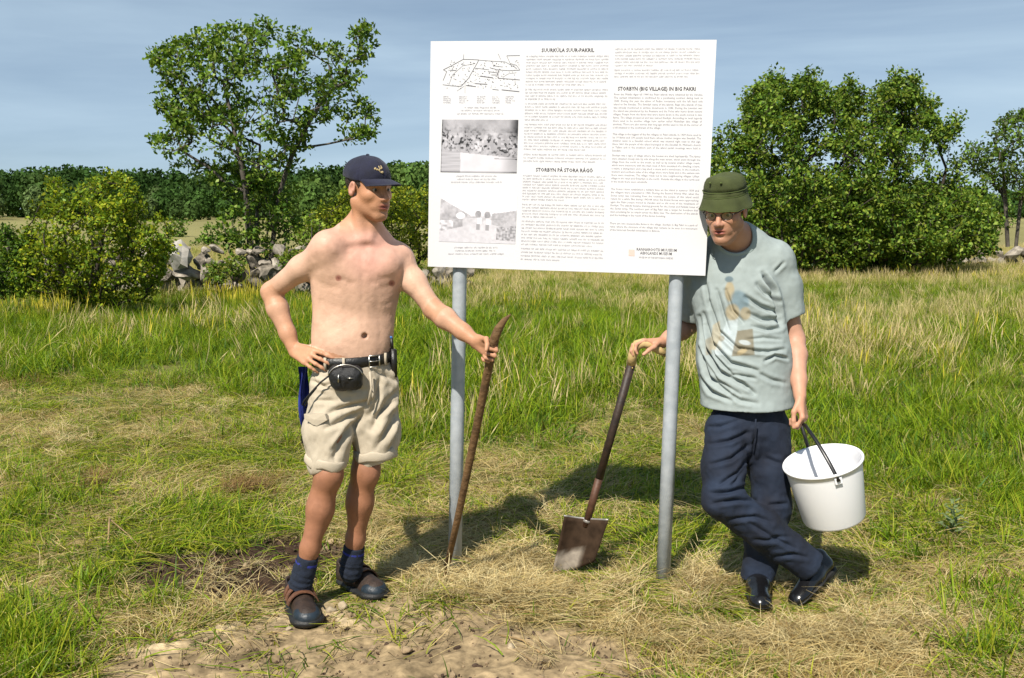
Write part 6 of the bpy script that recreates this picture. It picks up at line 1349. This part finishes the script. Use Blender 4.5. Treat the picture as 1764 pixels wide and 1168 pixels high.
for sdd in (0, 1):
    for j in range(nv - 1):
        for i in range(nu - 1): b = sdd * nu * nv; q = (b + j * nu + i, b + j * nu + i + 1, b + (j + 1) * nu + i + 1, b + (j + 1) * nu + i); Fq.append(q[::-1] if sdd == 0 else q)
ring = [i for i in range(nu)] + [j * nu + nu - 1 for j in range(1, nv)] + [(nv - 1) * nu + i for i in range(nu - 2, -1, -1)] + [j * nu for j in range(nv - 2, 0, -1)]
for a, b in zip(ring, ring[1:] + ring[:1]): Fq.append((a, b, b + nu * nv, a + nu * nv))
def mat_blade():
    m, nt, b = new_mat('rusty_blade_worn_edge'); L = nt.links; b.inputs['Roughness'].default_value = 0.75; b.inputs['Specular IOR Level'].default_value = 0.08; b.inputs['Metallic'].default_value = 0.0; a = nt.nodes.new('ShaderNodeAttribute'); a.attribute_name = 'Col'; tc = nt.nodes.new('ShaderNodeTexCoord'); n = nt.nodes.new('ShaderNodeTexNoise'); n.inputs['Scale'].default_value = 24; n.inputs['Detail'].default_value = 6; L.new(tc.outputs['Object'], n.inputs['Vector'])
    mr = nt.nodes.new('ShaderNodeMapRange'); mr.inputs['From Min'].default_value = 0.3; mr.inputs['From Max'].default_value = 0.7; mr.inputs['To Min'].default_value = 0.65; mr.inputs['To Max'].default_value = 1.35; L.new(n.outputs['Fac'], mr.inputs['Value']); mx = nt.nodes.new('ShaderNodeMixRGB'); mx.blend_type = 'MULTIPLY'; mx.inputs['Fac'].default_value = 1; L.new(a.outputs['Color'], mx.inputs['Color1']); L.new(mr.outputs['Result'], mx.inputs['Color2']); L.new(mx.outputs['Color'], b.inputs['Base Color']); return m
V = np.array(V); cu_ = np.tile((np.arange(nu * nv) % nu) / (nu - 1), 2); cv_ = np.tile((np.arange(nu * nv) // nu) / (nv - 1), 2)
wn_ = smoothstep(0.58, 0.68, cv_ + 0.05 * noise3(V, 60, 3)) * smoothstep(0.72, 0.55, cu_ + 0.03 * noise3(V, 50, 5)); C = np.array([0.042, 0.026, 0.016]) * (1 - wn_[:, None]) + wn_[:, None] * np.array([0.27, 0.23, 0.185])
make_mesh('blade', V, Fq, mat_blade(), spade, True, C)
mb = MB(); mb.tube([TLb * (1 - u) + TRb * u + np.array([0.10, 1.0, 0.15]) * 0.046 * (1 - (2 * u - 1) ** 2) - nrm(top_ - soc) * 0.026 * (1 - (2 * u - 1) ** 2) + np.array([0, 0.006, 0.002]) for u in np.linspace(0, 1, 13)], 0.0045, 6); mb.build('foot_rest', M_WORN, spade)
# ------------------------------------------------------------------ bucket
M_WHITE = mat('white_bucket_plastic', (0.88, 0.88, 0.90), 0.38, var=0.01, scale=6); M_BPLAST = mat('black_bail_plastic', (0.010, 0.010, 0.011), 0.3); M_REDP = mat('red_bucket_print', (0.45, 0.06, 0.08), 0.5)
rc = P(1417, 793, 3.985); btm = P(1434, 884, 4.055); bax = nrm(rc - btm); bax = nrm(np.array([-0.27, -0.12, 1.0])); Hb = 0.255; btm = rc - bax * Hb
bucket = empty('bucket', btm, 'white plastic bucket with black handle hanging from the hand', 'bucket')
mb = MB(); mb.lathe([(0.0005, 0.004), (0.112, 0.0), (0.120, 0.004), (0.1235, 0.012), (0.1455, Hb - 0.045), (0.1465, Hb - 0.034), (0.1480, Hb - 0.012), (0.1560, Hb - 0.010), (0.1575, Hb - 0.003), (0.1550, Hb + 0.001), (0.1500, Hb), (0.1478, Hb - 0.004), (0.1430, Hb - 0.045), (0.1205, 0.010), (0.0005, 0.008)], btm, bax, 64); mb.build('shell', M_WHITE, bucket)
side = nrm(np.array([0.03, -1.0, 0])); side = nrm(side - bax * np.dot(side, bax)); hh = P(1386, 733, 4.035)
earF = btm + bax * (Hb - 0.028) + side * 0.154; earB = btm + bax * (Hb - 0.028) - side * 0.154
for e, s_ in ((earF, 1), (earB, -1)):
    mb = MB(); t_ = np.cross(bax, side); mb.box(e - side * s_ * 0.003, t_ * 0.014, bax * 0.012, side * 0.005); mb.build('handle_lug', M_WHITE, bucket, False)
def bez(a, b, c, n): return [a * (1 - t) ** 2 + 2 * b * t * (1 - t) + c * t * t for t in np.linspace(0, 1, n)]
fpt = hh + np.array([0.0, -0.045, -0.004]); bpt = hh + np.array([0.0, 0.045, -0.004])
hp_ = bez(earF + side * 0.006, earF * 0.45 + fpt * 0.55 + np.array([-0.006, -0.035, 0.02]), fpt, 9) + [hh + np.array([0, 0, 0.004])] + bez(bpt, earB * 0.45 + bpt * 0.55 + np.array([0.0, 0.035, 0.02]), earB - side * 0.006, 9)
mb = MB(); mb.tube(hp_, 0.0075, 8, flat=0.55, twist=(1, 0, 0.3)); mb.build('handle', M_BPLAST, bucket)
for k, (a, h0, h1) in enumerate(((0.16, 0.195, 0.212), (0.20, 0.165, 0.178), (0.10, 0.150, 0.160))):
    t_ = np.cross(bax, side); d_ = nrm(math.cos(a) * (t_ if t_[0] > 0 else -t_) + math.sin(a) * side); r_ = 0.1245 + (0.1455 - 0.1245) * (h0 / 0.21) + 0.0012; c0 = btm + d_ * r_ + bax * h0; w_ = np.cross(bax, d_) * 0.012; make_mesh('red_print', [c0 - w_, c0 + w_, c0 + w_ + bax * (h1 - h0) + d_ * 0.0015, c0 - w_ + bax * (h1 - h0) + d_ * 0.0015], [(0, 1, 2, 3)], M_REDP, bucket, False)
# ------------------------------------------------------------------ loose stones on the soil, sticks, a thistle
for k, (x, y, r, lab) in enumerate(((412, 1049, 11, 'pale stone left of the brown shoe on the chalky soil'), (436, 1046, 9, 'smaller pale stone close to the heel of the brown shoe'), (572, 1054, 12, 'pale lump just right of the nearer brown shoe'), (592, 1049, 13, 'larger pale lump between the two brown shoes'), (325, 1056, 9, 'rounded stone beside the green tuft and dark earth'), (205, 1092, 12, 'whitish stone at the left tip of the bare soil'), (497, 1083, 9, 'small stone just under the toe of the nearer brown shoe'), (700, 1122, 12, 'flat brown stone in the middle of the bare soil'), (730, 1078, 9, 'small stone on the bare soil below the iron bar'), (880, 1120, 10, 'stone beside the dark twig on the bare soil'), (570, 932, 10, 'grey stone in the dark earth behind the bare legs'))):
    q = G(x, y); s_ = r * q[1] / FPX; V, Fr = rock_mesh(800 + k, 2, 0.25, 0.75); o = make_mesh('stone', V * s_, Fr, M_CRUMB if k % 3 == 1 else mat('pale_stone_%d' % k, (0.40, 0.32, 0.21), 0.95, var=0.25, scale=20, bump=0.5, bscale=60), None, True)
    o.location = (q[0], q[1], float(gz(q[0], q[1])) + s_ * 0.35); o.rotation_euler = (0, 0, k * 1.3)
    tag(o, lab, 'stone', 'loose stones on the bare soil')
M_STICK = mat('dry_stick', (0.30, 0.20, 0.09), 0.85, var=0.3, scale=30, bump=0.3)
for lab, pts, r in (('short broken stick standing in the mown grass at left', [(186, 945, 0.0), (188, 930, 0.04), (190, 917, 0.075)], 0.005), ('pale stalk leaning across the mown grass at left', [(190, 917, 0.07), (225, 935, 0.03), (255, 960, 0.01)], 0.003), ('thin straw lying on the soil near the left shoe', [(370, 1066, 0.012), (420, 1064, 0.02), (480, 1062, 0.012)], 0.004), ('dark twig lying on the bare soil in the foreground', [(860, 1100, 0.012), (900, 1112, 0.018), (930, 1130, 0.01)], 0.004), ('bent dry stalk lying in the grass at the right edge', [(1618, 1018, 0.01), (1680, 1030, 0.03), (1700, 990, 0.05), (1722, 1008, 0.02)], 0.003)):
    mb = MB(); mb.tube([G(x, y) * np.array([1, 1, 0]) + np.array([0, 0, z + float(gz(*G(x, y)[:2]))]) for x, y, z in pts], r, 6); tag(mb.build('stick', M_STICK), lab, 'stick')
q = G(1640, 925); th = empty('thistle', q, 'pale grey-green thistle plant in the grass at right', 'plant'); mb = MB(); V = []; Fq = []; Cc = []; r = np.random.default_rng(4)
mb = MB(); mb.tube([q, q + np.array([0.005, 0, 0.10]), q + np.array([0, 0.01, 0.19])], [0.004, 0.003, 0.0015], 6); mb.build('stem', mat('thistle_stem', (0.12, 0.17, 0.06), 0.7), th)
for i in range(22):
    a = i * 2.4; h = 0.02 + 0.165 * i / 22; L_ = 0.10 * (1 - 0.55 * i / 22); d = np.array([math.cos(a), math.sin(a), 0.55]); d = nrm(d); s_ = nrm(np.cross(d, [0, 0, 1])); b = q + np.array([0, 0, h]); V = [b, b + d * L_ * .35 + s_ * L_ * .17, b + d * L_ * .5 + s_ * L_ * .09, b + d * L_ * .7 + s_ * L_ * .14, b + d * L_ - np.array([0, 0, .02]), b + d * L_ * .7 - s_ * L_ * .14, b + d * L_ * .5 - s_ * L_ * .09, b + d * L_ * .35 - s_ * L_ * .17]
    make_mesh('leaf', V, [(0, 1, 2, 6, 7), (2, 3, 4, 5, 6)], M_GRASS, th, False, np.tile(np.array([[0.17, 0.225, 0.105]]) * r.uniform(.8, 1.2), (8, 1)))
